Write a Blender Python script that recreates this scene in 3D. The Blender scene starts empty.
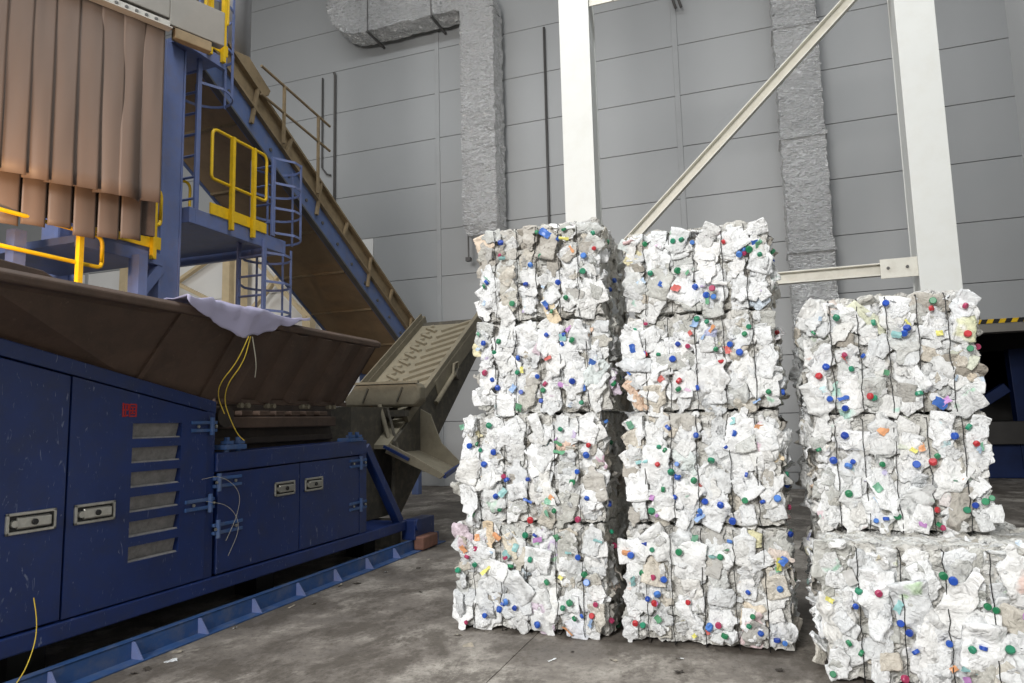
import bpy, math, random
import numpy as np
from mathutils import Vector, Matrix, noise, Euler

S = bpy.context.scene
COL = S.collection
R = math.radians

# ---------------------------------------------------------------- camera
YAW, PITCH, ROLL, FPX, CAMH = R(19.6), R(6.6), R(-1.38), 693.0, 1.5
f0 = Vector((-math.sin(YAW), math.cos(YAW), 0)); r0 = Vector((math.cos(YAW), math.sin(YAW), 0)); up = Vector((0, 0, 1))
fw = f0 * math.cos(PITCH) + up * math.sin(PITCH); u0 = -f0 * math.sin(PITCH) + up * math.cos(PITCH)
rt = r0 * math.cos(ROLL) + u0 * math.sin(ROLL); uu = -r0 * math.sin(ROLL) + u0 * math.cos(ROLL)
cam = bpy.data.cameras.new('camera'); camo = bpy.data.objects.new('camera', cam); COL.objects.link(camo)
M4 = Matrix((rt, uu, -fw)).transposed().to_4x4(); M4.translation = (0, 0, CAMH); camo.matrix_world = M4
cam.sensor_width = 36; cam.lens = 36 * FPX / 1024; cam.clip_end = 200; cam.clip_start = 0.05
S.camera = camo

# ---------------------------------------------------------------- world + lights
S.view_settings.view_transform = 'Standard'; S.view_settings.look = 'None'
S.view_settings.exposure = 0.0; S.view_settings.gamma = 1.0; S.view_settings.use_curve_mapping = False
w = bpy.data.worlds.new('world'); S.world = w; w.use_nodes = True
w.node_tree.nodes['Background'].inputs[0].default_value = (0.95, 0.975, 1.0, 1)
w.node_tree.nodes['Background'].inputs[1].default_value = 0.11

def area_light(name, loc, target, sx, sy, power, color):
    l = bpy.data.lights.new(name, 'AREA'); l.shape = 'RECTANGLE'; l.size = sx; l.size_y = sy; l.energy = power; l.color = color
    o = bpy.data.objects.new(name, l); COL.objects.link(o); o.location = loc
    o.rotation_euler = (Vector(target) - Vector(loc)).to_track_quat('-Z', 'Y').to_euler()
    return o
# daylight entering by the open gate behind the photographer
area_light('gate_daylight', (-3.5, -9.0, 6.4), (-0.3, 6.0, 1.6), 5.0, 3.8, 2300, (1.0, 0.985, 0.96))
# added overhead light: models the bale folds, lifts foil and back wall
area_light('added_top_light', (-2.0, 4.0, 14.0), (-2.0, 5.5, 0.0), 22.0, 2.0, 1900, (0.93, 0.97, 1.0))

# ---------------------------------------------------------------- materials
MATS = {}
def srgb(c):
    return tuple(((x / 255) / 12.92 if x / 255 <= 0.04045 else ((x / 255 + 0.055) / 1.055) ** 2.4) for x in c)
def newmat(name):
    m = bpy.data.materials.new(name); m.use_nodes = True
    MATS[name] = m
    nt = m.node_tree
    return m, nt, nt.nodes['Principled BSDF']
def nd(nt, t, **kw):
    n = nt.nodes.new(t)
    for k, v in kw.items():
        if k in n.inputs: n.inputs[k].default_value = v
        else: setattr(n, k, v)
    return n
def mixc(nt, fac, a, b):
    m = nt.nodes.new('ShaderNodeMix'); m.data_type = 'RGBA'
    for s, v in ((0, fac), (6, a), (7, b)):
        if hasattr(v, 'links'): nt.links.new(v, m.inputs[s])
        elif s == 0: m.inputs[0].default_value = v
        else: m.inputs[s].default_value = (*v, 1) if len(v) == 3 else v
    return m.outputs[2]
def ramp(nt, src, stops):
    r = nt.nodes.new('ShaderNodeValToRGB'); e = r.color_ramp.elements
    while len(e) < len(stops): e.new(0.5)
    for el, (p, c) in zip(e, stops):
        el.position = p; el.color = (*c, 1) if not isinstance(c, float) else (c, c, c, 1)
    nt.links.new(src, r.inputs[0]); return r.outputs[0]
def paint(name, rgb, rough=0.5, metal=0.0, var=0.12, scale=3.0, dirt=None, dirt_amt=0.5, scratch=None, bump=0.0, bscale=40.0, stretch=None):
    """painted or bare surface: base colour, slow variation, dirt patches and light scratches"""
    m, nt, b = newmat(name)
    c = srgb(rgb); L = nt.links
    tc = nd(nt, 'ShaderNodeTexCoord'); vec = tc.outputs['Object']
    if stretch:
        mp = nd(nt, 'ShaderNodeMapping'); mp.inputs['Scale'].default_value = stretch; L.new(vec, mp.inputs[0]); vec = mp.outputs[0]
    n1 = nd(nt, 'ShaderNodeTexNoise', Scale=scale, Detail=6.0, Roughness=0.6); L.new(vec, n1.inputs['Vector'])
    lo = tuple(x * (1 - var) for x in c); hi = tuple(min(1, x * (1 + var)) for x in c)
    out = ramp(nt, n1.outputs[0], [(0.3, lo), (0.7, hi)])
    if dirt:
        n2 = nd(nt, 'ShaderNodeTexNoise', Scale=scale * 2.3, Detail=9.0, Roughness=0.7); L.new(vec, n2.inputs['Vector'])
        fac = ramp(nt, n2.outputs[0], [(0.46, 0.0), (0.72, float(dirt_amt))])
        out = mixc(nt, fac, out, srgb(dirt))
    if scratch:
        n3 = nd(nt, 'ShaderNodeTexNoise', Scale=34.0, Detail=3.0, Roughness=0.55, Distortion=1.6)
        mp = nd(nt, 'ShaderNodeMapping'); mp.inputs['Scale'].default_value = (1, 0.9, 0.28); L.new(tc.outputs['Object'], mp.inputs[0]); L.new(mp.outputs[0], n3.inputs['Vector'])
        fac = ramp(nt, n3.outputs[0], [(0.66, 0.0), (0.73, 0.4)])
        out = mixc(nt, fac, out, srgb(scratch))
    L.new(out, b.inputs['Base Color'])
    b.inputs['Roughness'].default_value = rough; b.inputs['Metallic'].default_value = metal
    if bump:
        n4 = nd(nt, 'ShaderNodeTexNoise', Scale=bscale, Detail=5.0); L.new(vec, n4.inputs['Vector'])
        bp = nd(nt, 'ShaderNodeBump', Strength=bump, Distance=0.02); L.new(n4.outputs[0], bp.inputs['Height']); L.new(bp.outputs[0], b.inputs['Normal'])
    return m
paint('wall_panel', (164, 165, 165), 0.42, var=0.04, scale=0.35)
paint('wall_panel_white', (232, 230, 226), 0.5, var=0.04, scale=0.5)
paint('wall_seam', (164, 165, 165), 0.5, var=0.05)
paint('dark_gap', (84, 84, 85), 0.8)
paint('white_steel', (214, 215, 211), 0.45, var=0.02, scale=2, dirt=(200, 197, 186), dirt_amt=0.25)
paint('strut_steel', (214, 211, 200), 0.45, var=0.05, scale=3, dirt=(150, 140, 120), dirt_amt=0.3)
paint('blue', (14, 39, 92), 0.42, var=0.18, scale=2.5, dirt=(36, 42, 66), dirt_amt=0.55, scratch=(150, 158, 172))
paint('blue_dusty', (44, 78, 128), 0.6, var=0.15, scale=3, dirt=(110, 112, 118), dirt_amt=0.55)
paint('steel_blue', (100, 114, 158), 0.5, var=0.12, scale=3, dirt=(120, 112, 112), dirt_amt=0.4)
paint('conveyor_blue', (86, 104, 146), 0.55, var=0.12, scale=3, dirt=(118, 112, 108), dirt_amt=0.4)
paint('hopper', (80, 63, 52), 0.7, var=0.22, scale=2.2, dirt=(52, 41, 34), dirt_amt=0.6, scratch=(110, 96, 84), bump=0.1)
paint('hopper_dark', (48, 40, 35), 0.75, var=0.25, scale=3, dirt=(76, 64, 54), dirt_amt=0.5)
paint('dusty_steel', (116, 109, 92), 0.75, var=0.16, scale=4, dirt=(90, 82, 66), dirt_amt=0.5, bump=0.15)
paint('belt', (128, 121, 103), 0.85, var=0.1, scale=6, dirt=(110, 102, 84), dirt_amt=0.4, bump=0.2)
paint('conveyor_dark', (66, 62, 54), 0.8, var=0.2, scale=4, dirt=(112, 104, 86), dirt_amt=0.5)
paint('guard_tan', (134, 116, 88), 0.75, var=0.15, scale=3, dirt=(90, 78, 60), dirt_amt=0.5)
paint('underside', (140, 118, 90), 0.75, var=0.12, scale=1.5, dirt=(100, 84, 66), dirt_amt=0.4)
paint('curtain', (98, 83, 73), 0.55, var=0.12, scale=2.2, dirt=(104, 82, 66), dirt_amt=0.4, stretch=(1, 1, 0.25))
paint('yellow', (232, 188, 18), 0.45, var=0.08, scale=5, dirt=(150, 110, 30), dirt_amt=0.3)
paint('black', (22, 22, 22), 0.5)
paint('chrome', (176, 174, 166), 0.32, metal=0.8, var=0.15, scale=30)
paint('rust_red', (176, 36, 30), 0.6)
paint('primer', (120, 84, 70), 0.7, var=0.3, scale=10)
paint('vent_mesh', (132, 130, 128), 0.9, var=0.2, scale=14, dirt=(90, 88, 88), dirt_amt=0.5)
paint('grey_beam', (128, 124, 117), 0.55, var=0.08)
paint('light_grey', (168, 165, 158), 0.5, var=0.06, dirt=(120, 112, 100), dirt_amt=0.3)
paint('tan_steel', (206, 186, 150), 0.6, var=0.1)
paint('cylinder_metal', (150, 150, 152), 0.35, metal=0.7, var=0.1)
paint('pipe_dark', (84, 82, 80), 0.5)
paint('wire', (30, 29, 30), 0.5, metal=0.3)
paint('cord', (206, 178, 60), 0.7)
paint('string', (160, 156, 140), 0.7)
paint('crumb', (150, 142, 128), 0.9, var=0.3, scale=20)
paint('crumb_dark', (58, 52, 46), 0.9, var=0.3, scale=20)
paint('bay_blue', (20, 46, 100), 0.5, var=0.2)
paint('lamp_housing', (60, 60, 62), 0.4, metal=0.5)

def mat_foil():
    m, nt, b = newmat('foil'); L = nt.links
    tc = nd(nt, 'ShaderNodeTexCoord')
    mp = nd(nt, 'ShaderNodeMapping'); mp.inputs['Scale'].default_value = (1, 1, 2.6); L.new(tc.outputs['Object'], mp.inputs[0])
    n = nd(nt, 'ShaderNodeTexNoise', Scale=7.0, Detail=9.0, Roughness=0.72, Distortion=0.6); L.new(mp.outputs[0], n.inputs['Vector'])
    v = nd(nt, 'ShaderNodeTexVoronoi', Scale=16.0); L.new(mp.outputs[0], v.inputs['Vector'])
    ad = nd(nt, 'ShaderNodeMath', operation='MULTIPLY_ADD'); L.new(v.outputs['Distance'], ad.inputs[0]); ad.inputs[1].default_value = 0.55; L.new(n.outputs[0], ad.inputs[2])
    g = nd(nt, 'ShaderNodeNewGeometry')
    v2 = nd(nt, 'ShaderNodeTexVoronoi', Scale=13.0); L.new(mp.outputs[0], v2.inputs['Vector'])
    cm = nd(nt, 'ShaderNodeVectorMath', operation='SUBTRACT'); L.new(v2.outputs['Color'], cm.inputs[0]); cm.inputs[1].default_value = (0.5, 0.5, 0.5)
    cs = nd(nt, 'ShaderNodeVectorMath', operation='SCALE'); L.new(cm.outputs[0], cs.inputs[0]); cs.inputs['Scale'].default_value = 0.95
    an = nd(nt, 'ShaderNodeVectorMath', operation='ADD'); L.new(g.outputs['Normal'], an.inputs[0]); L.new(cs.outputs[0], an.inputs[1])
    nn = nd(nt, 'ShaderNodeVectorMath', operation='NORMALIZE'); L.new(an.outputs[0], nn.inputs[0])
    bp = nd(nt, 'ShaderNodeBump', Strength=1.0, Distance=0.06); L.new(ad.outputs[0], bp.inputs['Height']); L.new(nn.outputs[0], bp.inputs['Normal']); L.new(bp.outputs[0], b.inputs['Normal'])
    b.inputs['Base Color'].default_value = (0.8, 0.8, 0.79, 1); b.inputs['Metallic'].default_value = 0.55; b.inputs['Roughness'].default_value = 0.22
mat_foil()

def mat_floor():
    m, nt, b = newmat('concrete'); L = nt.links
    g = nd(nt, 'ShaderNodeNewGeometry'); P = g.outputs['Position']
    n1 = nd(nt, 'ShaderNodeTexNoise', Scale=0.9, Detail=12.0, Roughness=0.7, Distortion=0.2); L.new(P, n1.inputs['Vector'])
    mp = nd(nt, 'ShaderNodeMapping'); mp.inputs['Rotation'].default_value = (0, 0, R(-24)); mp.inputs['Scale'].default_value = (1.5, 0.9, 1); L.new(P, mp.inputs[0])
    n2 = nd(nt, 'ShaderNodeTexNoise', Scale=1.3, Detail=14.0, Roughness=0.78, Distortion=0.15); L.new(mp.outputs[0], n2.inputs['Vector'])
    n3 = nd(nt, 'ShaderNodeTexNoise', Scale=26.0, Detail=6.0, Roughness=0.7); L.new(P, n3.inputs['Vector'])
    base = ramp(nt, n1.outputs[0], [(0.36, srgb((98, 92, 86))), (0.5, srgb((126, 119, 111))), (0.64, srgb((182, 175, 165)))])
    f2 = ramp(nt, n2.outputs[0], [(0.47, 0.0), (0.56, 0.8)])
    c = mixc(nt, f2, base, srgb((84, 77, 69)))
    f3 = ramp(nt, n3.outputs[0], [(0.52, 0.0), (0.70, 0.6)])
    c = mixc(nt, f3, c, srgb((60, 55, 50)))
    L.new(c, b.inputs['Base Color']); b.inputs['Roughness'].default_value = 0.72
    bp = nd(nt, 'ShaderNodeBump', Strength=0.35, Distance=0.01); L.new(n3.outputs[0], bp.inputs['Height']); L.new(bp.outputs[0], b.inputs['Normal'])
mat_floor()

def crinkle(nt, vec, b, scale, facet, strength, dist):
    """crumpled relief: small tilted facets with folds between them"""
    L = nt.links
    nz = nd(nt, 'ShaderNodeTexNoise', Scale=9.0, Detail=3.0); L.new(vec, nz.inputs['Vector'])
    sc = nd(nt, 'ShaderNodeVectorMath', operation='SCALE'); L.new(nz.outputs['Color'], sc.inputs[0]); sc.inputs['Scale'].default_value = 0.09
    wv = nd(nt, 'ShaderNodeVectorMath', operation='ADD'); L.new(vec, wv.inputs[0]); L.new(sc.outputs[0], wv.inputs[1])
    g = nd(nt, 'ShaderNodeNewGeometry'); acc = g.outputs['Normal']
    for k, (s_, a_) in enumerate(((scale, facet), (scale * 2.3, facet * 0.8))):
        v = nd(nt, 'ShaderNodeTexVoronoi', Scale=s_); L.new(wv.outputs[0], v.inputs['Vector'])
        cm = nd(nt, 'ShaderNodeVectorMath', operation='SUBTRACT'); L.new(v.outputs['Color'], cm.inputs[0]); cm.inputs[1].default_value = (0.5, 0.5, 0.5)
        cs = nd(nt, 'ShaderNodeVectorMath', operation='SCALE'); L.new(cm.outputs[0], cs.inputs[0]); cs.inputs['Scale'].default_value = a_
        an = nd(nt, 'ShaderNodeVectorMath', operation='ADD'); L.new(acc, an.inputs[0]); L.new(cs.outputs[0], an.inputs[1]); acc = an.outputs[0]
    nn = nd(nt, 'ShaderNodeVectorMath', operation='NORMALIZE'); L.new(acc, nn.inputs[0])
    n3 = nd(nt, 'ShaderNodeTexNoise', Scale=24.0, Detail=6.0, Distortion=1.6); L.new(vec, n3.inputs['Vector'])
    bp = nd(nt, 'ShaderNodeBump', Strength=strength, Distance=dist); L.new(n3.outputs[0], bp.inputs['Height']); L.new(nn.outputs[0], bp.inputs['Normal']); L.new(bp.outputs[0], b.inputs['Normal'])
def mat_plastic(name, stops, rough=0.42, print_col=None, print_amt=0.0):
    """crushed plastic: colour drawn per piece, faint printed patches, fine wrinkles"""
    m, nt, b = newmat(name); L = nt.links
    oi = nd(nt, 'ShaderNodeObjectInfo'); c = ramp(nt, oi.outputs['Random'], [(p, srgb(q)) for p, q in stops])
    tc = nd(nt, 'ShaderNodeTexCoord')
    ad = nd(nt, 'ShaderNodeVectorMath', operation='ADD'); L.new(tc.outputs['Object'], ad.inputs[0]); L.new(oi.outputs['Location'], ad.inputs[1])
    if print_col:
        n = nd(nt, 'ShaderNodeTexNoise', Scale=7.0, Detail=2.0); L.new(ad.outputs[0], n.inputs['Vector'])
        hs = nd(nt, 'ShaderNodeHueSaturation'); hs.inputs['Color'].default_value = (*srgb(print_col), 1); L.new(oi.outputs['Random'], hs.inputs['Hue'])
        c = mixc(nt, ramp(nt, n.outputs[0], [(0.60, 0.0), (0.66, float(print_amt))]), c, hs.outputs[0])
    n2 = nd(nt, 'ShaderNodeTexNoise', Scale=12.0, Detail=6.0, Roughness=0.7); L.new(ad.outputs[0], n2.inputs['Vector'])
    c = mixc(nt, ramp(nt, n2.outputs[0], [(0.55, 0.0), (0.8, 0.45)]), c, srgb((168, 165, 158)))
    L.new(c, b.inputs['Base Color']); b.inputs['Roughness'].default_value = rough
    crinkle(nt, ad.outputs[0], b, 16.0, 0.5, 0.8, 0.022)
    return m
W1 = [(0.0, (244, 245, 245)), (0.35, (232, 234, 235)), (0.6, (240, 240, 238)), (0.8, (216, 219, 221)), (1.0, (230, 229, 225))]
mat_plastic('plastic_white', W1)
mat_plastic('plastic_print', W1, print_col=(214, 96, 84), print_amt=0.4)
mat_plastic('plastic_clear', [(0, (206, 208, 206)), (0.5, (190, 190, 184)), (1, (214, 206, 192))], 0.25)
mat_plastic('plastic_tint', [(0, (208, 222, 208)), (0.2, (240, 216, 194)), (0.4, (214, 226, 240)), (0.6, (232, 230, 188)), (0.8, (232, 200, 178)), (1, (218, 208, 228))])
mat_plastic('plastic_dirty', [(0, (184, 178, 168)), (0.4, (202, 199, 192)), (0.7, (162, 155, 144)), (1, (188, 187, 183))], 0.6)
def mat_cap(name, stops):
    m, nt, b = newmat(name); oi = nd(nt, 'ShaderNodeObjectInfo')
    r = nt.nodes.new('ShaderNodeValToRGB'); r.color_ramp.interpolation = 'CONSTANT'; e = r.color_ramp.elements
    while len(e) < len(stops): e.new(0.5)
    for i, (el, c) in enumerate(zip(e, stops)): el.position = i / len(stops); el.color = (*srgb(c), 1)
    nt.links.new(oi.outputs['Random'], r.inputs[0]); nt.links.new(r.outputs[0], b.inputs['Base Color']); b.inputs['Roughness'].default_value = 0.35
mat_cap('cap', [(38, 78, 176), (36, 118, 78), (44, 88, 180), (52, 132, 92), (186, 52, 58), (34, 66, 156), (40, 124, 82), (48, 140, 108), (74, 122, 196), (44, 128, 96), (40, 84, 178), (170, 60, 96)])
mat_cap('scrap', [(70, 112, 190), (104, 164, 126), (222, 216, 120), (60, 100, 184), (226, 164, 120), (190, 140, 196), (122, 176, 148), (150, 178, 216), (200, 104, 98), (150, 196, 196), (206, 206, 204), (180, 200, 220)])
def mat_core(name, cols):
    m, nt, b = newmat(name); L = nt.links
    tc = nd(nt, 'ShaderNodeTexCoord'); v = nd(nt, 'ShaderNodeTexVoronoi', Scale=15.0)
    n = nd(nt, 'ShaderNodeTexNoise', Scale=5.0, Detail=4.0); L.new(tc.outputs['Object'], n.inputs['Vector'])
    ms = nd(nt, 'ShaderNodeVectorMath', operation='SCALE'); L.new(n.outputs['Color'], ms.inputs[0]); ms.inputs['Scale'].default_value = 0.25
    ad = nd(nt, 'ShaderNodeVectorMath', operation='ADD'); L.new(tc.outputs['Object'], ad.inputs[0]); L.new(ms.outputs[0], ad.inputs[1]); L.new(ad.outputs[0], v.inputs['Vector'])
    sp = nd(nt, 'ShaderNodeSeparateColor'); L.new(v.outputs['Color'], sp.inputs[0])
    c = ramp(nt, sp.outputs[0], [(i / (len(cols) - 1), srgb(q)) for i, q in enumerate(cols)])
    L.new(c, b.inputs['Base Color']); b.inputs['Roughness'].default_value = 0.55
    crinkle(nt, tc.outputs['Object'], b, 15.0, 0.7, 1.0, 0.03)
mat_core('core_white', [(224, 222, 216), (206, 204, 198), (234, 234, 230), (190, 187, 178), (228, 227, 222), (214, 214, 212), (170, 165, 154)])
mat_core('core_dirty', [(150, 140, 122), (110, 102, 88), (186, 180, 166), (90, 82, 70), (170, 164, 150), (128, 120, 104)])

def mat_tarp():
    m, nt, b = newmat('tarp'); b.inputs['Base Color'].default_value = (*srgb((182, 178, 206)), 1)
    b.inputs['Roughness'].default_value = 0.3; b.inputs['Transmission Weight'].default_value = 0.12
mat_tarp()

# ---------------------------------------------------------------- builders
def tag(o, label=None, cat=None, group=None, kind=None):
    if label: o['label'] = label
    if cat: o['category'] = cat
    if group: o['group'] = group
    if kind: o['kind'] = kind
    return o
def empty(name, loc, label, cat, group=None):
    o = bpy.data.objects.new(name, None); COL.objects.link(o); o.location = loc; o.empty_display_size = 0.2
    return tag(o, label, cat, group)
def wloc(o):
    v = Vector((0, 0, 0))
    while o is not None: v += o.location; o = o.parent
    return v
def smooth_path(pts, it=3):
    P = [Vector(p) for p in pts]
    for _ in range(it):
        Q = [P[0]]
        for a, b in zip(P, P[1:]): Q += [a * 0.75 + b * 0.25, a * 0.25 + b * 0.75]
        P = Q + [P[-1]]
    return P
class MB:
    """collects shapes given in world coordinates; build() makes ONE mesh object, stored relative to its parent"""
    def __init__(s): s.v = []; s.f = []
    def add(s, vs, fs):
        k = len(s.v); s.v += [tuple(p) for p in vs]; s.f += [tuple(i + k for i in q) for q in fs]; return s
    def box(s, a, b):
        x0, y0, z0 = (min(p, q) for p, q in zip(a, b)); x1, y1, z1 = (max(p, q) for p, q in zip(a, b))
        return s.add([(x0, y0, z0), (x1, y0, z0), (x1, y1, z0), (x0, y1, z0), (x0, y0, z1), (x1, y0, z1), (x1, y1, z1), (x0, y1, z1)],
                     [(0, 3, 2, 1), (4, 5, 6, 7), (0, 1, 5, 4), (1, 2, 6, 5), (2, 3, 7, 6), (3, 0, 4, 7)])
    def hexa(s, bot, top):
        return s.add(list(bot) + list(top), [(3, 2, 1, 0), (4, 5, 6, 7), (0, 1, 5, 4), (1, 2, 6, 5), (2, 3, 7, 6), (3, 0, 4, 7)])
    def prism(s, poly, d):
        """poly: 3D points of a planar face, swept along vector d"""
        n = len(poly); d = Vector(d); P = [Vector(p) for p in poly]
        return s.add(P + [p + d for p in P], [tuple(range(n))[::-1], tuple(range(n, 2 * n))] + [(i, (i + 1) % n, n + (i + 1) % n, n + i) for i in range(n)])
    def pyz(s, poly, x0, x1): return s.prism([(x0, y, z) for y, z in poly], (x1 - x0, 0, 0))
    def pxz(s, poly, y0, y1): return s.prism([(x, y0, z) for x, z in poly], (0, y1 - y0, 0))
    def bar(s, a, b, wd, ht, upv=(0, 0, 1)):
        a, b = Vector(a), Vector(b); d = (b - a).normalized(); u = Vector(upv)
        sd = d.cross(u)
        if sd.length < 1e-4: sd = d.cross(Vector((1, 0, 0)))
        sd.normalize(); u = sd.cross(d).normalized(); h = [sd * (i * wd / 2) + u * (j * ht / 2) for i, j in ((-1, -1), (1, -1), (1, 1), (-1, 1))]
        return s.hexa([a + q for q in h], [b + q for q in h])
    def tube(s, pts, r, n=10, closed=False, caps=True):
        P = [Vector(p) for p in pts]; m = len(P); k = len(s.v); fr = None
        for i, p in enumerate(P):
            if closed: t = P[(i + 1) % m] - P[i - 1]
            else: t = P[min(i + 1, m - 1)] - P[max(i - 1, 0)]
            t.normalize()
            if fr is None:
                fr = t.orthogonal().normalized()
            fr = (fr - t * fr.dot(t)).normalized(); bn = t.cross(fr)
            rr = r[i] if isinstance(r, (list, tuple)) else r
            s.v += [tuple(p + (fr * math.cos(2 * math.pi * j / n) + bn * math.sin(2 * math.pi * j / n)) * rr) for j in range(n)]
        for i in range(m if closed else m - 1):
            a = k + i * n; b = k + ((i + 1) % m) * n
            s.f += [(a + j, a + (j + 1) % n, b + (j + 1) % n, b + j) for j in range(n)]
        if caps and not closed:
            s.f.append(tuple(k + j for j in range(n))[::-1]); s.f.append(tuple(k + (m - 1) * n + j for j in range(n)))
        return s
    def build(s, name, mat, parent=None, smooth=False, bevel=0.0, label=None, kind=None, origin=None):
        o0 = wloc(parent) if parent is not None else Vector(origin or (0, 0, 0))
        me = bpy.data.meshes.new(name); me.from_pydata([(Vector(p) - o0) for p in s.v], [], s.f); me.update()
        me.materials.append(MATS[mat] if isinstance(mat, str) else mat)
        if smooth: me.polygons.foreach_set('use_smooth', [True] * len(me.polygons))
        o = bpy.data.objects.new(name, me); COL.objects.link(o)
        if parent is not None: o.parent = parent
        else: o.location = o0
        if bevel:
            md = o.modifiers.new('bevel', 'BEVEL'); md.width = bevel; md.segments = 2; md.limit_method = 'ANGLE'; md.angle_limit = R(40)
        return tag(o, label, None, None, kind)
def box(a, b): return MB().box(a, b)
def rounded(pts, rad, n=5):
    """polyline with its inner corners rounded"""
    P = [Vector(p) for p in pts]; out = [P[0]]
    for i in range(1, len(P) - 1):
        a, b, c = P[i - 1], P[i], P[i + 1]; d1 = (a - b).normalized(); d2 = (c - b).normalized()
        s = b + d1 * rad; e = b + d2 * rad
        for k in range(n + 1):
            t = k / n; out.append(s * (1 - t) ** 2 + b * (2 * t * (1 - t)) + e * t * t)
    return out + [P[-1]]

# ================================================================ SETTING
random.seed(4)
fl = box((-30, -12, -0.3), (14, 30, -0.03)).build('floor', 'dark_gap', kind='structure')
tag(fl, 'stained grey concrete floor of the hall')
for ix in range(-5, 3):
    for iy in range(-1, 2):
        x0 = -1.6 + ix * 6; y0 = 2.7 + iy * 12.4
        if x0 > 13: continue
        box((x0 + 0.003, y0 + 0.003, -0.05), (x0 + 5.997, y0 + 12.394, 0.0)).build('slab', 'concrete', fl)
YW = 15.4
wb = box((-30, YW + 0.09, 0), (3.4, YW + 0.3, 15)).box((3.4, YW + 0.09, 3.0), (10, YW + 0.3, 15)).box((10, YW + 0.09, 0), (14, YW + 0.3, 15)).build('wall_back', 'dark_gap', kind='structure')
wr = box((3.0, -12, 0), (3.2, 9.25, 12)).build('wall_right_shading', 'wall_panel', kind='structure')  # unseen wall added to keep gate light off the doorway and floor
tag(wr, 'plain grey wall added beyond the right picture edge to shade the doorway')
tag(wb, 'grey wall of wide horizontal insulated panels')
seams = [-31.36, -25.36, -19.36, -13.36, -7.36, -1.36, 6.4, 10.64, 14]
zs = [0.0, 0.34] + [0.34 + 1.2 * k for k in range(1, 13)]
def panel(x0, x1, z0, z1, mat):
    g = 0.006
    box((x0 + g, YW, z0 + g), (x1 - g, YW + 0.1, z1 - g)).build('panel', mat, wb, bevel=0.006)
for i in range(len(seams) - 1):
    for j in range(len(zs) - 1):
        x0, x1, z0, z1 = seams[i], seams[i + 1], zs[j], zs[j + 1]
        if z0 < 2.9 and x1 > 3.4 and x0 < 10:
            if z1 < 3.2:
                if x0 < 3.4: panel(x0, 3.4, z0, z1, 'wall_panel')
                if x1 > 10: panel(max(x0, 10), x1, z0, z1, 'wall_panel')
                continue
            if x0 < 3.4: panel(x0, 3.4, z0, z1, 'wall_panel'); panel(3.4, x1, 3.12, z1, 'wall_panel'); continue
            panel(x0, x1, 3.12, z1, 'wall_panel'); continue
        if x0 < -8 and x0 < -7.4 and z1 < 6.4:
            if x0 > -14:
                panel(x0, -9.25, z0, z1, 'wall_panel_white'); panel(-9.25, x1, z0, z1, 'wall_panel')
            else: panel(x0, x1, z0, z1, 'wall_panel_white')
            continue
        panel(x0, x1, z0, z1, 'wall_panel')
for x in seams[1:-1]:
    box((x - 0.06, YW - 0.03, 3.2 if 3.4 < x < 10.5 else 0), (x + 0.06, YW + 0.02, 14.7)).build('cover_strip', 'wall_seam', wb, bevel=0.006)
# doorway to the dark bay
lint = box((3.3, YW - 0.05, 2.97), (10.1, YW + 0.3, 3.12)).build('trim_1', 'grey_beam', kind='structure')
tag(lint, 'grey lintel above the dark doorway')
xx = 3.42
k = 0
while xx < 9.9:
    MB().prism([(xx, YW - 0.02, 3.14), (xx + 0.1, YW - 0.02, 3.14), (xx + 0.14, YW - 0.02, 3.22), (xx + 0.04, YW - 0.02, 3.22)], (0, 0.03, 0)).build('stripe', 'yellow' if k % 2 else 'black', lint)
    xx += 0.1; k += 1
bay = box((2.6, 22, 0), (11, 22.2, 4)).box((2.4, YW + 0.31, 0), (2.6, 22, 4)).box((11, YW + 0.31, 0), (11.2, 22, 4)).box((2.4, YW + 0.31, 4), (11.2, 22.2, 4.2)).build('wall_bay', 'pipe_dark', kind='structure')
tag(bay, 'dark walls of the bay behind the doorway')
jm = box((3.28, YW - 0.04, 0), (3.4, YW + 0.3, 2.97)).build('door_1', 'grey_beam', kind='structure')
tag(jm, 'grey jamb of the dark doorway')
# blue machinery in the bay
bm_ = empty('bay_machine', (5.3, 18.5, 0), 'blue machine frame standing in the dark doorway at the right edge', 'machine')
MB().bar((5.5, 18.4, 0), (5.42, 18.4, 2.85), 0.34, 0.3, (0, 1, 0)).build('post', 'bay_blue', bm_, bevel=0.01)
box((4.0, 19.6, 1.9), (6.6, 19.6, 2.9)).build('housing', 'bay_blue', bm_, bevel=0.02)
MB().bar((3.7, 18.5, 1.0), (5.2, 18.5, 2.0), 0.22, 0.3, (0, 1, 0)).build('brace', 'bay_blue', bm_, bevel=0.01)
box((3.7, 18.3, 0.0), (6.6, 19.7, 0.75)).build('base', 'bay_blue', bm_, bevel=0.02)
box((3.9, 18.0, 0.75), (5.6, 19.6, 1.25)).build('trough', 'pipe_dark', bm_, bevel=0.02)

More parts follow.
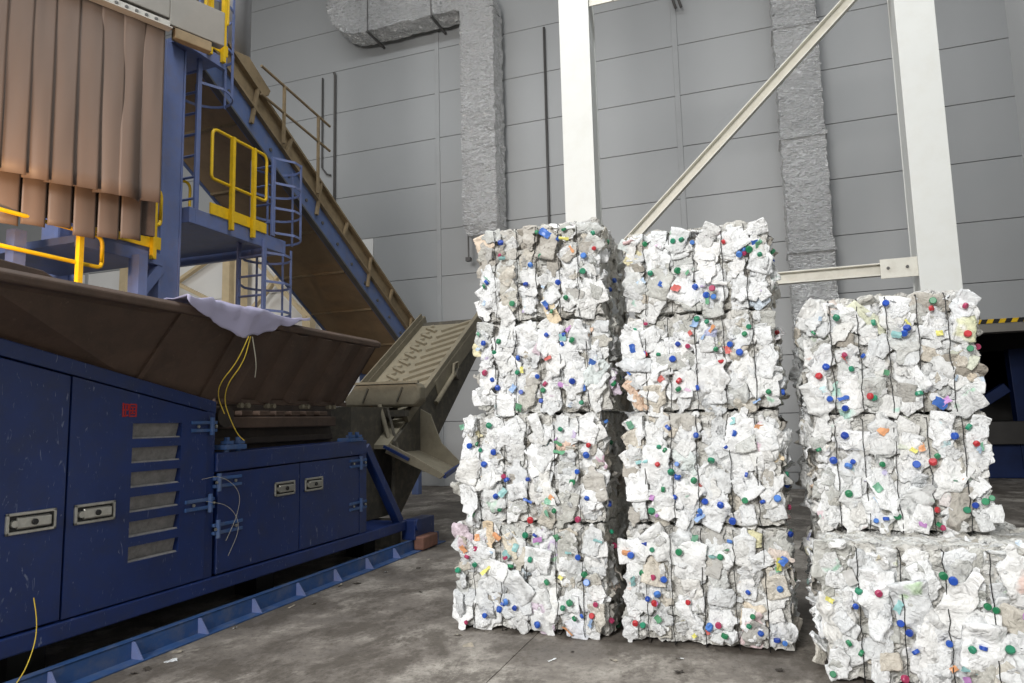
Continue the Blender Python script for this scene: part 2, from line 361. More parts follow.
# ---------------------------------------------------------------- white steel frame
def icol(name, xc, yf, wd, dp, h, label):
    r = empty(name, (xc, yf + dp / 2, 0), label, 'column', 'white steel columns')
    box((xc - wd / 2, yf, 0), (xc + wd / 2, yf + 0.03, h)).build('front_flange', 'white_steel', r, bevel=0.004)
    box((xc - wd / 2, yf + dp - 0.03, 0), (xc + wd / 2, yf + dp, h)).build('rear_flange', 'white_steel', r, bevel=0.004)
    box((xc - 0.02, yf + 0.03, 0), (xc + 0.02, yf + dp - 0.03, h)).build('web', 'white_steel', r)
    box((xc - wd / 2 - 0.06, yf - 0.06, 0), (xc + wd / 2 + 0.06, yf + dp + 0.06, 0.03)).build('base_plate', 'white_steel', r)
    return r
YC = 9.0
ca = icol('steel_column', -2.165, YC, 0.43, 0.38, 13, 'white steel column rising behind the leftmost bale stack')
cb = icol('steel_column', 2.015, YC, 0.42, 0.38, 13, 'white steel column rising behind the right-hand bale stack')
# side plates boxed over the web (seen as narrow shaded strips)
box((-2.165 + 0.19, YC + 0.03, 0.03), (-2.165 + 0.205, YC + 0.35, 13)).build('side_plate', 'white_steel', ca)
box((2.015 - 0.205, YC + 0.03, 0.03), (2.015 - 0.19, YC + 0.35, 13)).build('side_plate', 'white_steel', cb)
st = empty('diagonal_brace', (-0.1, YC + 0.2, 4.5), 'slanting cream angle-section brace between the two white columns', 'brace')
d0 = Vector((-1.66, YC + 0.15, 3.74)); d1 = Vector((1.72, YC + 0.15, 7.0))
MB().bar(d0, d1, 0.012, 0.13, (-1, 0, 1)).build('web', 'strut_steel', st)
MB().bar(d0 + Vector((0.045, -0.05, -0.045)), d1 + Vector((0.045, -0.05, -0.045)), 0.10, 0.012, (-1, 0, 1)).build('lower_flange', 'strut_steel', st)
MB().bar(d0 + Vector((-0.045, -0.05, 0.045)), d1 + Vector((-0.045, -0.05, 0.045)), 0.10, 0.012, (-1, 0, 1)).build('upper_flange', 'strut_steel', st)
sh = empty('horizontal_strut', (0.0, YC + 0.2, 3.2), 'cream horizontal strut bolted to the right white column', 'strut')
box((-1.93, YC + 0.15, 3.12), (1.62, YC + 0.165, 3.26)).build('web', 'strut_steel', sh)
box((-1.93, YC + 0.07, 3.25), (1.62, YC + 0.165, 3.265)).build('upper_flange', 'strut_steel', sh)
box((-1.93, YC + 0.07, 3.115), (1.62, YC + 0.165, 3.13)).build('lower_flange', 'strut_steel', sh)
pl = box((1.42, YC + 0.05, 3.07), (1.81, YC + 0.068, 3.30)).build('gusset_plate', 'strut_steel', sh, bevel=0.003)
for bx_ in (1.5, 1.7): MB().tube([(bx_, YC + 0.03, 3.19), (bx_, YC + 0.055, 3.19)], 0.018, 6).build('bolt', 'pipe_dark', pl)
sg = empty('upper_strut', (-1.0, YC + 0.2, 6.5), 'short white strut end at the top of the left column', 'strut')
box((-1.93, YC + 0.15, 7.36), (1.62, YC + 0.165, 7.50)).build('web', 'strut_steel', sg)
box((-1.93, YC + 0.07, 7.49), (1.62, YC + 0.165, 7.505)).build('upper_flange', 'strut_steel', sg)
box((-1.95, YC + 0.05, 7.30), (-1.62, YC + 0.068, 7.54)).build('gusset_plate', 'strut_steel', sg, bevel=0.003)

# ---------------------------------------------------------------- ducts
def duct_mesh(path, wx, wy, mb, frames, step=0.06, amp=0.04, seed=0.0):
    """rectangular foil-wrapped duct swept along path; frames give (side, depth) axes"""
    prof = []
    nx = max(3, int(wx / step)); ny = max(3, int(wy / step))
    for i in range(nx): prof.append((-wx / 2 + wx * i / nx, -wy / 2))
    for i in range(ny): prof.append((wx / 2, -wy / 2 + wy * i / ny))
    for i in range(nx): prof.append((wx / 2 - wx * i / nx, wy / 2))
    for i in range(ny): prof.append((-wx / 2, wy / 2 - wy * i / ny))
    n = len(prof); k = len(mb.v)
    for p, (a, b) in zip(path, frames):
        for (u, v) in prof:
            q = p + a * u + b * v
            nn = noise.turbulence_vector(Vector((q.x * 4 + seed, q.y * 4, q.z * 9)), 3, False)
            mb.v.append(tuple(q + Vector(nn) * amp))
    for i in range(len(path) - 1):
        for j in range(n):
            mb.f.append((k + i * n + j, k + i * n + (j + 1) % n, k + (i + 1) * n + (j + 1) % n, k + (i + 1) * n + j))
    mb.f.append(tuple(k + j for j in range(n))); mb.f.append(tuple(k + (len(path) - 1) * n + j for j in range(n))[::-1])
    return mb
def seg(p0, p1, step=0.06):
    p0, p1 = Vector(p0), Vector(p1); n = max(2, int((p1 - p0).length / step)); return [p0.lerp(p1, i / n) for i in range(n + 1)]
def arc(c, a0, a1, r, y, n=14):
    return [Vector((c[0] + r * math.cos(R(a0 + (a1 - a0) * i / n)), y, c[1] + r * math.sin(R(a0 + (a1 - a0) * i / n)))) for i in range(n + 1)]
def frames_of(path, yaxis=Vector((0, 1, 0))):
    out = []
    for i in range(len(path)):
        t = (path[min(i + 1, len(path) - 1)] - path[max(i - 1, 0)]).normalized(); out.append((yaxis.cross(t).normalized(), yaxis))
    return out
YD, WD, DD = 14.85, 0.86, 0.62
dx = empty('foil_duct', (-5.9, YD, 5.95), 'silver foil-wrapped air duct bending along the wall above the leftmost bales', 'duct')
X1, ZT = -5.9, 11.95; RR = 0.55
vp_ = seg((X1, YD, 6.1), (X1, YD, ZT - RR))
duct_mesh(vp_, WD, DD, MB(), frames_of(vp_), seed=1).build('vertical_run', 'foil', dx)
el = arc((X1 - RR, ZT - RR), 0, 90, RR, YD); duct_mesh(el, WD, DD, mb_ := MB(), frames_of(el), seed=2); mb_.build('elbow', 'foil', dx)
hz = seg((X1 - RR, YD, ZT), (-9.15, YD, ZT)); duct_mesh(hz, WD, DD, mb_ := MB(), frames_of(hz), seed=3); mb_.build('horizontal_run', 'foil', dx)
el2 = arc((-9.15, ZT + RR), 270, 180, RR, YD); duct_mesh(el2, WD, DD, mb_ := MB(), frames_of(el2), seed=4); mb_.build('elbow', 'foil', dx)
v2 = seg((-9.15 - RR, YD, ZT + RR), (-9.15 - RR, YD, 14.6)); duct_mesh(v2, WD, DD, mb_ := MB(), frames_of(v2), seed=5); mb_.build('riser', 'foil', dx)
# slanted mouth and the hanger straps
MB().hexa([(X1 - 0.43, YD - 0.31, 6.1), (X1 + 0.43, YD - 0.31, 6.1), (X1 + 0.43, YD + 0.31, 6.1), (X1 - 0.43, YD + 0.31, 6.1)][::-1],
          [(X1 - 0.36, YD - 0.22, 5.86), (X1 + 0.36, YD - 0.22, 5.86), (X1 + 0.36, YD + 0.31, 5.86), (X1 - 0.36, YD + 0.31, 5.86)][::-1]).build('outlet', 'foil', dx)
for xh in (-7.1, -8.9):
    box((xh, YD - 0.36, ZT - 0.5), (xh + 0.05, YD + 0.5, ZT - 0.455)).build('hanger', 'pipe_dark', dx)
    MB().tube([(xh + 0.025, YD - 0.35, ZT - 0.48), (xh + 0.025, YD - 0.35, 14.5)], 0.012, 6).build('hanger_rod', 'pipe_dark', dx)
MB().tube([(X1 - 0.47, YD + 0.1, 5.4), (X1 - 0.47, YD + 0.1, 11.3)], 0.022, 8).build('rail', 'pipe_dark', dx)
box((X1 - 0.53, YD + 0.04, 5.33), (X1 - 0.41, YD + 0.16, 5.42)).build('rail_foot', 'pipe_dark', dx)
d2 = empty('foil_duct', (1.11, YD, 0), 'straight silver foil-wrapped vertical duct behind the slanting brace', 'duct')
zc = 0.0
kk = 0
while zc < 14:
    zn = min(zc + 2.35, 14.6); p_ = seg((1.11, YD, zc + 0.004), (1.11, YD, zn - 0.004)); duct_mesh(p_, 0.82, 0.6, mb_ := MB(), frames_of(p_), seed=10 + kk); mb_.build('duct_section', 'foil', d2); zc = zn; kk += 1
for zc in (2.35, 4.7, 7.05, 9.4):
    box((0.66, YD - 0.335, zc - 0.03), (1.56, YD + 0.335, zc + 0.03)).build('joint_tape', 'foil', d2)

# pipes, conduits and cables on the wall
def pipe(name, pts, r, label, cat, mat='pipe_dark'):
    o = MB().tube(pts, r, 8).build(name, mat, origin=pts[0], smooth=True); tag(o, label, cat); return o
pipe('wall_conduit', [(-4.48, YW - 0.06, 1.5), (-4.44, YW - 0.06, 11.05)], 0.03, 'thin dark conduit on the wall just left of the left white column', 'conduit')
c1 = pipe('wall_conduit', [(-10.4, YW - 0.06, 3.5), (-10.4, YW - 0.06, 11.0), (-10.4, YW - 0.12, 11.07)], 0.035, 'tall thin conduit on the wall beside the incline conveyor, right of a pair', 'conduit')
pipe('wall_conduit', [(-10.8, YW - 0.06, 11.0), (-10.8, YW - 0.06, 8.45), (-10.65, YW - 0.06, 8.25), (-10.52, YW - 0.06, 8.2)], 0.025, 'shorter thin conduit with a bent foot beside the incline conveyor, left of a pair', 'conduit')
pipe('hanging_cable', [(5.16, YW - 0.1, 13.5), (5.14, YW - 0.1, 10.0), (5.12, YW - 0.1, 7.76)], 0.05, 'thick dark cable hanging on the wall at the upper right corner', 'cable')
for i, q in enumerate((0, 0.12)):
    pipe('cable_end', [(-1.42 + q, YW - 0.12, 13), (-1.40 + q, YW - 0.14, 11.2), (-1.28 + q, YW - 0.2, 10.72)], 0.03, ['dark cable end hanging over the wall seam, left of the pair', 'dark cable end hanging over the wall seam, right of the pair'][i], 'cable')

# ================================================================ SHREDDER
XF = -4.1
sd = empty('shredder', (-5.1, 4.0, 0), 'large blue shredder with brown feed hopper and latched doors', 'machine')
def ztop(y): return 2.05 - 0.1976 * (y - 2.73) if y > 1.9 else 2.214
def zdoor(y): return 1.935 - 0.193 * (y - 2.74) if y > 1.9 else 2.097
# carcass behind the doors
MB().pyz([(0.6, 0.30), (4.42, 0.30), (4.42, ztop(4.42) - 0.02), (1.9, ztop(1.9) - 0.02), (0.6, 2.19)], -6.1, XF - 0.06).build('body', 'blue', sd, bevel=0.01)
box((-6.1, 4.43, 0.30), (XF - 0.06, 6.64, 1.27)).build('lower_body', 'blue', sd, bevel=0.01)
# frame strips round the doors (the doors stand 2 cm proud inside it)
fr = MB()
fr.pyz([(0.6, 2.19), (1.9, ztop(1.9)), (4.425, ztop(4.425)), (4.425, zdoor(4.425) + 0.012), (1.9, zdoor(1.9) + 0.012), (0.6, 2.10)], XF - 0.07, XF + 0.012)
fr.pyz([(4.335, 0.36), (4.425, 0.36), (4.425, ztop(4.425)), (4.335, ztop(4.335))], XF - 0.07, XF + 0.006)
fr.build('door_frame', 'blue', sd, bevel=0.006)
def latch(parent, y0, y1, z, lab):
    """recessed paddle latch: plate, dark pocket, lever and barrel lock"""
    h = 0.062
    pt = MB()
    x = XF + 0.02
    for a, b in (((y0, z - h), (y1, z - h + 0.018)), ((y0, z + h - 0.018), (y1, z + h)), ((y0, z - h), (y0 + 0.018, z + h)), ((y1 - 0.018, z - h), (y1, z + h))):
        pt.box((x - 0.02, a[0], a[1]), (x + 0.014, b[0], b[1]))
    p = pt.build('latch', 'chrome', parent, bevel=0.004, label=lab)
    box((x - 0.018, y0 + 0.01, z - h + 0.01), (x + 0.002, y1 - 0.01, z + h - 0.01)).build('pocket', 'black', p)
    L = y1 - y0
    MB().hexa([(x, y0 + 0.2 * L, z - 0.036), (x + 0.02, y0 + 0.2 * L, z - 0.03), (x + 0.02, y0 + 0.2 * L, z + 0.03), (x, y0 + 0.2 * L, z + 0.036)],
              [(x, y1 - 0.14 * L, z - 0.036), (x + 0.03, y1 - 0.14 * L, z - 0.028), (x + 0.03, y1 - 0.14 * L, z + 0.028), (x, y1 - 0.14 * L, z + 0.036)]).build('lever', 'chrome', p, bevel=0.006)
    MB().tube([(x, y0 + 0.14 * L, z), (x + 0.024, y0 + 0.14 * L, z)], 0.02, 12).build('lock', 'chrome', p)
    MB().tube([(x + 0.02, y0 + 0.52 * L, z), (x + 0.034, y0 + 0.52 * L, z)], 0.018, 12).build('keyhole', 'black', p)
    return p
G = 0.006
# left big door
dA = MB().pyz([(1.62, 0.372), (3.175 - G, 0.372), (3.175 - G, zdoor(3.17)), (1.9, zdoor(1.9)), (1.62, zdoor(1.9))], XF - 0.05, XF + 0.02).build('door', 'blue', sd, bevel=0.006)
latch(dA, 2.81, 3.11, 0.985, 'chrome paddle latch')
MB().pyz([(0.7, 0.372), (1.61, 0.372), (1.61, 2.09), (0.7, 2.09)], XF - 0.05, XF + 0.02).build('door', 'blue', sd, bevel=0.006)
# vented door, built round six slots
vz = [(1.55 - 0.166 * k - 0.105, 1.55 - 0.166 * k) for k in range(6)]
dm = MB(); x0_, x1_ = XF - 0.05, XF + 0.02; ya, yb, yc, yd = 3.175 + G, 3.64, 4.07, 4.33 - G
dm.pyz([(ya, 0.372), (yb, 0.372), (yb, zdoor(yb)), (ya, zdoor(ya))], x0_, x1_)
dm.pyz([(yc, 0.372), (yd, 0.372), (yd, zdoor(yd)), (yc, zdoor(yc))], x0_, x1_)
dm.pyz([(yb, 1.55), (yc, 1.55), (yc, zdoor(yc)), (yb, zdoor(yb))], x0_, x1_)
for k in range(6):
    zb = vz[k + 1][1] if k < 5 else 0.372
    dm.pyz([(yb, zb), (yc, zb), (yc, vz[k][0]), (yb, vz[k][0])], x0_, x1_)
dB = dm.build('door', 'blue', sd)
for a, b in vz:
    MB().hexa([(XF - 0.045, yb, a), (XF + 0.004, yb, a), (XF + 0.0, yb, a + 0.01), (XF - 0.05, yb, a + 0.01)], [(XF - 0.045, yc, a), (XF + 0.004, yc, a), (XF + 0.0, yc, a + 0.01), (XF - 0.05, yc, a + 0.01)]).prism([(XF - 0.045, yb, a), (XF - 0.045, yc, a), (XF - 0.02, yc, b), (XF - 0.02, yb, b)], (0.008, 0, 0)).build('vent', 'vent_mesh', dB)
latch(dB, 3.23, 3.52, 0.985, 'chrome paddle latch')
# small red painted sign with two characters
def glyph_strokes(segs, y0, z0, s, mb):
    for (a, b, c, d) in segs:
        p = Vector((XF + 0.0215, y0 + a * s, z0 + b * s)); q = Vector((XF + 0.0215, y0 + c * s, z0 + d * s)); mb.bar(p, q, 0.006, 0.008, (0, 1, 0) if abs(c - a) < abs(d - b) else (0, 0, 1))
mk = MB()
glyph_strokes([(0, 0, 0, 1), (0, .9, .42, .9), (0, .5, .42, .5), (.2, 0, .2, .9), (0, .05, .42, .12), (.42, .5, .42, .9)], 3.555, 1.595, 0.095, mk)
glyph_strokes([(.55, 0, .55, .9), (.55, .9, 1.1, .9), (1.1, .9, 1.1, 0), (.55, .45, 1.1, .45), (.55, .05, 1.1, .05), (.8, .2, .8, .75), (.65, .7, 1.0, .7), (.65, .25, 1.0, .25)], 3.555, 1.595, 0.095, mk)
mk.build('red_marking', 'rust_red', dB, label='red stencilled characters')
def hinge(parent, yc_, z, arm0, arm1, lab=None):
    m = MB().tube([(XF + 0.035, yc_, z - 0.07), (XF + 0.035, yc_, z + 0.07)], 0.018, 10)
    for zz in (-0.03, 0.03): m.box((XF + 0.005, yc_ + arm0, z + zz - 0.013), (XF + 0.032, yc_ + arm1, z + zz + 0.013))
    h = m.build('hinge', 'blue_dusty', parent, bevel=0.003)
    for q in (arm0 * 0.7, arm1 * 0.7): MB().tube([(XF + 0.03, yc_ + q, z), (XF + 0.042, yc_ + q, z)], 0.012, 6).build('bolt', 'chrome', h)
    return h
hinge(dB, 4.36, 1.52, -0.2, 0.06); hinge(dB, 4.36, 0.93, -0.24, 0.05)
# lower doors
dC = MB().pyz([(4.455, 0.372), (5.49 - G, 0.372), (5.49 - G, 1.165), (4.455, 1.145)], XF - 0.05, XF + 0.02).build('door', 'blue', sd, bevel=0.006)
dD = MB().pyz([(5.49 + G, 0.372), (6.5, 0.372), (6.5, 1.175), (5.49 + G, 1.165)], XF - 0.05, XF + 0.02).build('door', 'blue', sd, bevel=0.006)
latch(dC, 5.13, 5.41, 0.955, 'dusty paddle latch'); latch(dD, 5.56, 5.84, 0.955, 'dusty paddle latch')
hinge(dC, 4.45, 1.08, -0.04, 0.26); hinge(dC, 4.45, 0.72, -0.04, 0.28); hinge(dD, 6.52, 1.1, -0.2, 0.12); hinge(dD, 6.52, 0.66, -0.2, 0.12)
MB().pyz([(4.43, 1.16), (6.64, 1.19), (6.64, 1.34), (4.43, 1.31)], XF - 0.2, XF + 0.03).build('top_beam', 'blue', sd, bevel=0.008)
box((XF - 0.1, 6.51, 0.36), (XF + 0.02, 6.65, 1.19)).build('corner_post', 'blue', sd, bevel=0.006)
box((-6.1, 0.6, 0.25), (XF + 0.035, 7.5, 0.36)).build('sill', 'blue', sd, bevel=0.01)
for yy in (1.2, 3.2, 5.4, 7.2):
    for xq in (-5.9, -4.5): box((xq - 0.12, yy - 0.12, 0), (xq + 0.12, yy + 0.12, 0.25)).build('foot', 'black', sd)
MB().bar((XF - 0.02, 6.66, 1.27), (XF - 0.02, 7.42, 0.36), 0.10, 0.10, (1, 0, 0)).build('diagonal_strut', 'blue', sd, bevel=0.008)
# clamps on the lower body
for yy in (4.62, 6.42):
    cl_ = box((XF - 0.12, yy - 0.12, 1.33), (XF + 0.05, yy + 0.12, 1.37)).build('clamp', 'blue_dusty', sd, bevel=0.006)
    for q in (-0.06, 0.07):
        MB().tube([(XF + 0.0, yy + q, 1.22), (XF + 0.0, yy + q, 1.43)], 0.022, 8).build('bolt', 'blue_dusty', cl_)
        box((XF - 0.03, yy + q - 0.035, 1.375), (XF + 0.04, yy + q + 0.035, 1.40)).build('nut', 'blue_dusty', cl_)
# cutting chamber seen between hopper and lower body
box((-6.0, 4.43, 1.28), (XF - 0.30, 6.45, 1.80)).build('cutting_chamber', 'hopper_dark', sd)
box((XF - 0.30, 4.55, 1.50), (XF - 0.20, 6.40, 1.60)).build('knife_bar', 'hopper', sd, bevel=0.01)
box((XF - 0.32, 4.6, 1.36), (XF - 0.24, 6.4, 1.42)).build('lower_bar', 'hopper_dark', sd, bevel=0.01)
for i in range(7):
    box((XF - 0.30, 4.75 + i * 0.23, 1.61), (XF - 0.22, 4.89 + i * 0.23, 1.655)).build('cutter', 'hopper', sd, bevel=0.006)
bt = box((XF - 0.12, 4.5, 1.70), (XF - 0.02, 6.32, 1.745)).build('hinge_bar', 'hopper', sd, bevel=0.006)
for yy in (4.72, 4.8, 5.05, 5.13, 5.55, 5.63, 5.98, 6.06):
    MB().tube([(XF - 0.03, yy, 1.69), (XF + 0.012, yy, 1.69)], 0.022, 8).build('bolt', 'dusty_steel', bt)
MB().tube([(XF - 0.15, 4.58, 1.6), (XF - 0.03, 4.58, 1.6)], 0.09, 16).build('bearing', 'hopper_dark', sd)

# hopper: flared sheets, folded ribs, rim
hp = None
def zlow(y): return ztop(y) - 0.01 if y < 4.42 else 1.745
XR, ZR = -3.76, 2.31
def xlow(y): return XF - 0.04
def sheet(mb, ya_, yb_, off=0.0):
    n = Vector((0.84, 0, -0.54)) * off
    b0, b1 = Vector((xlow(ya_), ya_, zlow(ya_))), Vector((xlow(yb_), yb_, zlow(yb_ - 1e-4)))
    t0, t1 = Vector((XR, ya_ + 0.02, ZR)), Vector((XR, yb_ + 0.02, ZR))
    k = Vector((-0.03, 0, 0.0))
    return mb.hexa([b0 + n, b1 + n, b1 + k, b0 + k], [t0 + n, t1 + n, t1 + k, t0 + k])
first = sheet(MB(), 0.9, 2.35).build('hopper_panel', 'hopper', sd)
for a, b in ((2.36, 3.70), (3.71, 4.29), (4.30, 4.42), (4.42, 6.30)):
    sheet(MB(), a, b).build('hopper_panel', 'hopper', sd)
for y in (2.36, 3.70, 4.29): sheet(MB(), y - 0.02, y + 0.02, 0.02).build('seam_rib', 'hopper', sd)
for y in (4.55, 4.92, 5.29, 5.66, 6.03):
    m = MB(); n = Vector((0.84, 0, -0.54)) * 0.05
    for (ya_, yb_) in ((y, y + 0.2),):
        b0, b1 = Vector((xlow(ya_), ya_, zlow(ya_))), Vector((xlow(yb_), yb_, zlow(yb_))); t0, t1 = Vector((XR, ya_ + .02, ZR)), Vector((XR, yb_ + .02, ZR))
        i0 = Vector((0, 0.05, 0))
        m.hexa([b0, b0 + n + i0, b1 + n - i0, b1], [t0, t0 + n + i0, t1 + n - i0, t1])
    m.build('pressed_rib', 'hopper', sd)
rim = MB().pxz([(XR - 0.10, ZR - 0.01), (XR + 0.04, ZR - 0.01), (XR + 0.05, ZR + 0.04), (XR - 0.0, ZR + 0.07), (XR - 0.10, ZR + 0.07)], 0.9, 6.34).build('hopper_rim', 'hopper', sd, bevel=0.012)
# other hopper sides
MB().hexa([(-6.15, 0.9, 1.7), (-6.15, 6.3, 1.7), (-6.12, 6.3, 1.7), (-6.12, 0.9, 1.7)], [(-6.3, 0.9, 2.38), (-6.3, 6.3, 2.38), (-6.27, 6.3, 2.38), (-6.27, 0.9, 2.38)]).build('hopper_panel', 'hopper', sd)
MB().prism([(xlow(6.3), 6.27, 1.745), (XR, 6.29, ZR), (-6.3, 6.29, ZR + 0.05), (-6.15, 6.27, 1.745)], (0, 0.03, 0)).build('hopper_panel', 'hopper', sd)
MB().prism([(xlow(1), 0.9, 2.1), (XR, 0.9, ZR), (-6.3, 0.9, ZR), (-6.15, 0.9, 2.1)], (0, 0.03, 0)).build('hopper_panel', 'hopper', sd)
# raised feed lip at the far left of the rim
MB().pyz([(1.6, 2.36), (2.9, 2.36), (2.75, 2.42), (2.45, 2.44), (1.6, 2.50)], -3.80, -3.84).build('feed_lip', 'hopper', sd, bevel=0.008)
# red-brown foot block and bracket at the far end of the sill
ft = empty('end_bracket', (-4.05, 7.75, 0), 'blue end bracket with a rusty block at the far end of the floor rail', 'bracket')
box((-4.14, 7.53, 0.13), (-3.96, 8.05, 0.36)).build('plate', 'blue', ft, bevel=0.01)
box((-3.99, 7.55, 0.013), (-3.86, 7.95, 0.17)).build('block', 'primer', ft, bevel=0.02)
MB().tube([(-4.1, 7.60, 0.30), (-3.94, 7.60, 0.30)], 0.07, 16).build('roller', 'blue', ft)
# floor rail with gussets
rl = empty('floor_rail', (-3.98, 5.0, 0), 'long blue angle rail with triangular gussets bolted to the floor', 'rail')
box((-4.02, 0.5, 0.0), (-4.0, 8.25, 0.125)).build('web', 'blue_dusty', rl, bevel=0.003)
box((-4.0, 0.5, 0.0), (-3.90, 8.25, 0.012)).build('flange', 'blue_dusty', rl, bevel=0.003)
box((-4.06, 0.5, 0.117), (-4.0, 8.25, 0.127)).build('lip', 'blue_dusty', rl)
for i in range(13):
    y = 0.75 + i * 0.575
    MB().prism([(-4.0, y, 0.012), (-3.905, y, 0.012), (-3.98, y, 0.118), (-4.0, y, 0.118)], (0, 0.012, 0)).build('gusset', 'steel_blue', rl)

# plastic sheet hung over the rim
def tarp():
    NU, NV = 44, 26; vs = []; random.seed(9)
    for i in range(NU + 1):
        s = i / NU; y = 3.66 + 1.36 * s
        tri = max(0.0, 1 - abs(s - 0.45) / 0.47) ** 0.85
        for j in range(NV + 1):
            t = j / NV
            if t < 0.5:
                q = t / 0.5; x = -4.55 + (XR + 0.03 + 4.55) * q; z = 2.18 + (2.405 - 2.18) * q ** 0.5 + 0.09 * math.sin(math.pi * s) * q * (0.4 + 0.6 * noise.noise(Vector((y * 3, 1, q))) ** 2)
            else:
                q = (t - 0.5) / 0.5; drop = 0.02 + 0.21 * tri; x = XR + 0.065 + 0.012 * math.sin(9 * y) - 0.6 * max(0, drop * q - 0.03) * 0.5 + 0.02; z = 2.405 - drop * q
            wv = noise.turbulence_vector(Vector((y * 5, x * 3.5, z * 3.5)), 3, False)
            vs.append((x + wv[0] * 0.012 + 0.012, y + 0.02 * wv[1], z + abs(wv[2]) * 0.05))
    fs = [(i * (NV + 1) + j, (i + 1) * (NV + 1) + j, (i + 1) * (NV + 1) + j + 1, i * (NV + 1) + j + 1) for i in range(NU) for j in range(NV)]
    o = MB().add(vs, fs).build('plastic_sheet', 'tarp', origin=(-3.8, 4.3, 2.38), smooth=True)
    md = o.modifiers.new('solid', 'SOLIDIFY'); md.thickness = 0.004
    return tag(o, 'crumpled lilac plastic sheet draped over the hopper rim', 'sheet')
tarp()
cd = empty('tie_cord', (-3.69, 4.3, 1.6), 'yellow cord hanging from the plastic sheet down the hopper', 'cord')
MB().tube(smooth_path([(-3.67, 4.29, 2.2), (-3.76, 4.27, 2.0), (-3.9, 4.25, 1.85), (-4.02, 4.36, 1.75), (-4.04, 4.46, 1.62)]), 0.004, 6).build('strand', 'cord', cd)
MB().tube(smooth_path([(-3.67, 4.31, 2.2), (-3.74, 4.32, 2.0), (-3.88, 4.31, 1.85), (-4.0, 4.41, 1.72), (-4.03, 4.5, 1.6), (-4.03, 4.6, 1.45), (-4.02, 4.67, 1.40)]), 0.004, 6).build('strand', 'cord', cd)
MB().tube(smooth_path([(-3.67, 4.33, 2.2), (-3.7, 4.42, 2.0), (-3.78, 4.5, 1.9)]), 0.004, 6).build('strand', 'string', cd)
o = MB().tube(smooth_path([(-4.05, 2.98, 0.55), (-4.04, 3.0, 0.42), (-4.03, 2.99, 0.30), (-4.0, 2.92, 0.18), (-3.96, 2.84, 0.13)]), 0.003, 6).build('dangling_cord', 'cord', sd, label='thin yellowish cord over the sill')
o = MB().tube(smooth_path([(-4.05, 4.25, 1.12), (-4.0, 4.4, 1.14), (-3.98, 4.6, 1.0), (-4.03, 4.62, 0.8), (-4.05, 4.52, 0.62)]), 0.0018, 5).tube(smooth_path([(-4.05, 4.3, 0.95), (-4.0, 4.5, 0.9), (-3.99, 4.62, 0.72), (-4.05, 4.55, 0.5)]), 0.0018, 5).build('caught_string', 'string', sd, label='loose pale string caught on a hinge')

# ================================================================ CHEVRON DISCHARGE CONVEYOR
cv = empty('chevron_conveyor', (-4.8, 9.0, 0), 'dusty chevron belt conveyor rising from the shredder outlet to the wall', 'conveyor')
XL, XRt = -5.28, -4.30
SL = 0.66; AN = math.atan(SL)
def zb(y): return 1.87 + SL * (y - 8.43)
bd = Vector((0, math.cos(AN), math.sin(AN))); bn = Vector((0, -math.sin(AN), math.cos(AN)))
MB().hexa([(XL, 7.5, zb(7.5) - 0.05), (XRt, 7.5, zb(7.5) - 0.05), (XRt, 7.5, zb(7.5)), (XL, 7.5, zb(7.5))], [(XL, 10.42, zb(10.42) - 0.05), (XRt, 10.42, zb(10.42) - 0.05), (XRt, 10.42, zb(10.42)), (XL, 10.42, zb(10.42))]).build('belt', 'belt', cv)
MB().tube([(XL, 10.44, zb(10.44) - 0.12), (XRt, 10.44, zb(10.44) - 0.12)], 0.12, 18).build('head_pulley', 'conveyor_dark', cv)
def on_belt(x, s, h=0.0): return Vector((x, 8.0, zb(8.0))) + bd * s + bn * h
for i in range(14):
    s = -0.35 + i * 0.22; xc = XL + 0.42
    if s > 2.62: continue
    MB().bar(on_belt(xc + 0.06, s, 0.015), on_belt(XRt - 0.05, min(s + 0.30, 2.85), 0.015), 0.05, 0.05, bn).build('cleat', 'belt', cv)
    MB().bar(on_belt(xc - 0.04, s, 0.015), on_belt(xc - 0.26, s + 0.15, 0.015), 0.05, 0.05, bn).bar(on_belt(xc - 0.26, s + 0.14, 0.015), on_belt(xc - 0.15, s + 0.20, 0.015), 0.05, 0.05, bn).build('cleat', 'belt', cv)
# side frames and skirt rails
for x, nm in ((XRt, 'r'), (XL, 'l')):
    sx = 0.04 if nm == 'r' else -0.04
    MB().pyz([(7.55, 0.34), (7.75, 0.42), (9.27, 1.72), (10.72, 2.93), (10.45, 3.18), (8.43, 1.84), (7.6, 1.3)], x, x + sx).build('side_frame', 'conveyor_dark', cv, bevel=0.005)
    MB().bar((x + sx / 2, 7.9, zb(7.9) + 0.05), (x + sx / 2, 10.47, zb(10.47) + 0.05), 0.07, 0.12).build('skirt_rail', 'dusty_steel', cv, bevel=0.006)
MB().bar((XRt + 0.05, 8.75, zb(8.75) - 0.09), (XRt + 0.05, 10.5, zb(10.5) - 0.14), 0.02, 0.22).build('side_guard', 'dusty_steel', cv, bevel=0.004)
MB().bar((XL, 8.1, zb(8.1) + 0.14), (XL, 10.35, zb(10.35) + 0.14), 0.02, 0.14).build('skirt_plate', 'dusty_steel', cv)
MB().tube([(XRt + 0.09, 8.65, 1.78), (XRt + 0.09, 9.35, 2.28)], 0.035, 10).build('tension_screw', 'dusty_steel', cv)
MB().tube([(XRt + 0.03, 9.35, 2.22), (XRt + 0.14, 9.35, 2.22)], 0.09, 14).build('bearing', 'conveyor_dark', cv)
MB().tube([(XRt + 0.10, 9.2, 2.18), (XRt + 0.10, 9.24, 2.36), (XRt + 0.10, 9.36, 2.40), (XRt + 0.10, 9.40, 2.2)], 0.02, 8).build('cable_loop', 'dusty_steel', cv)
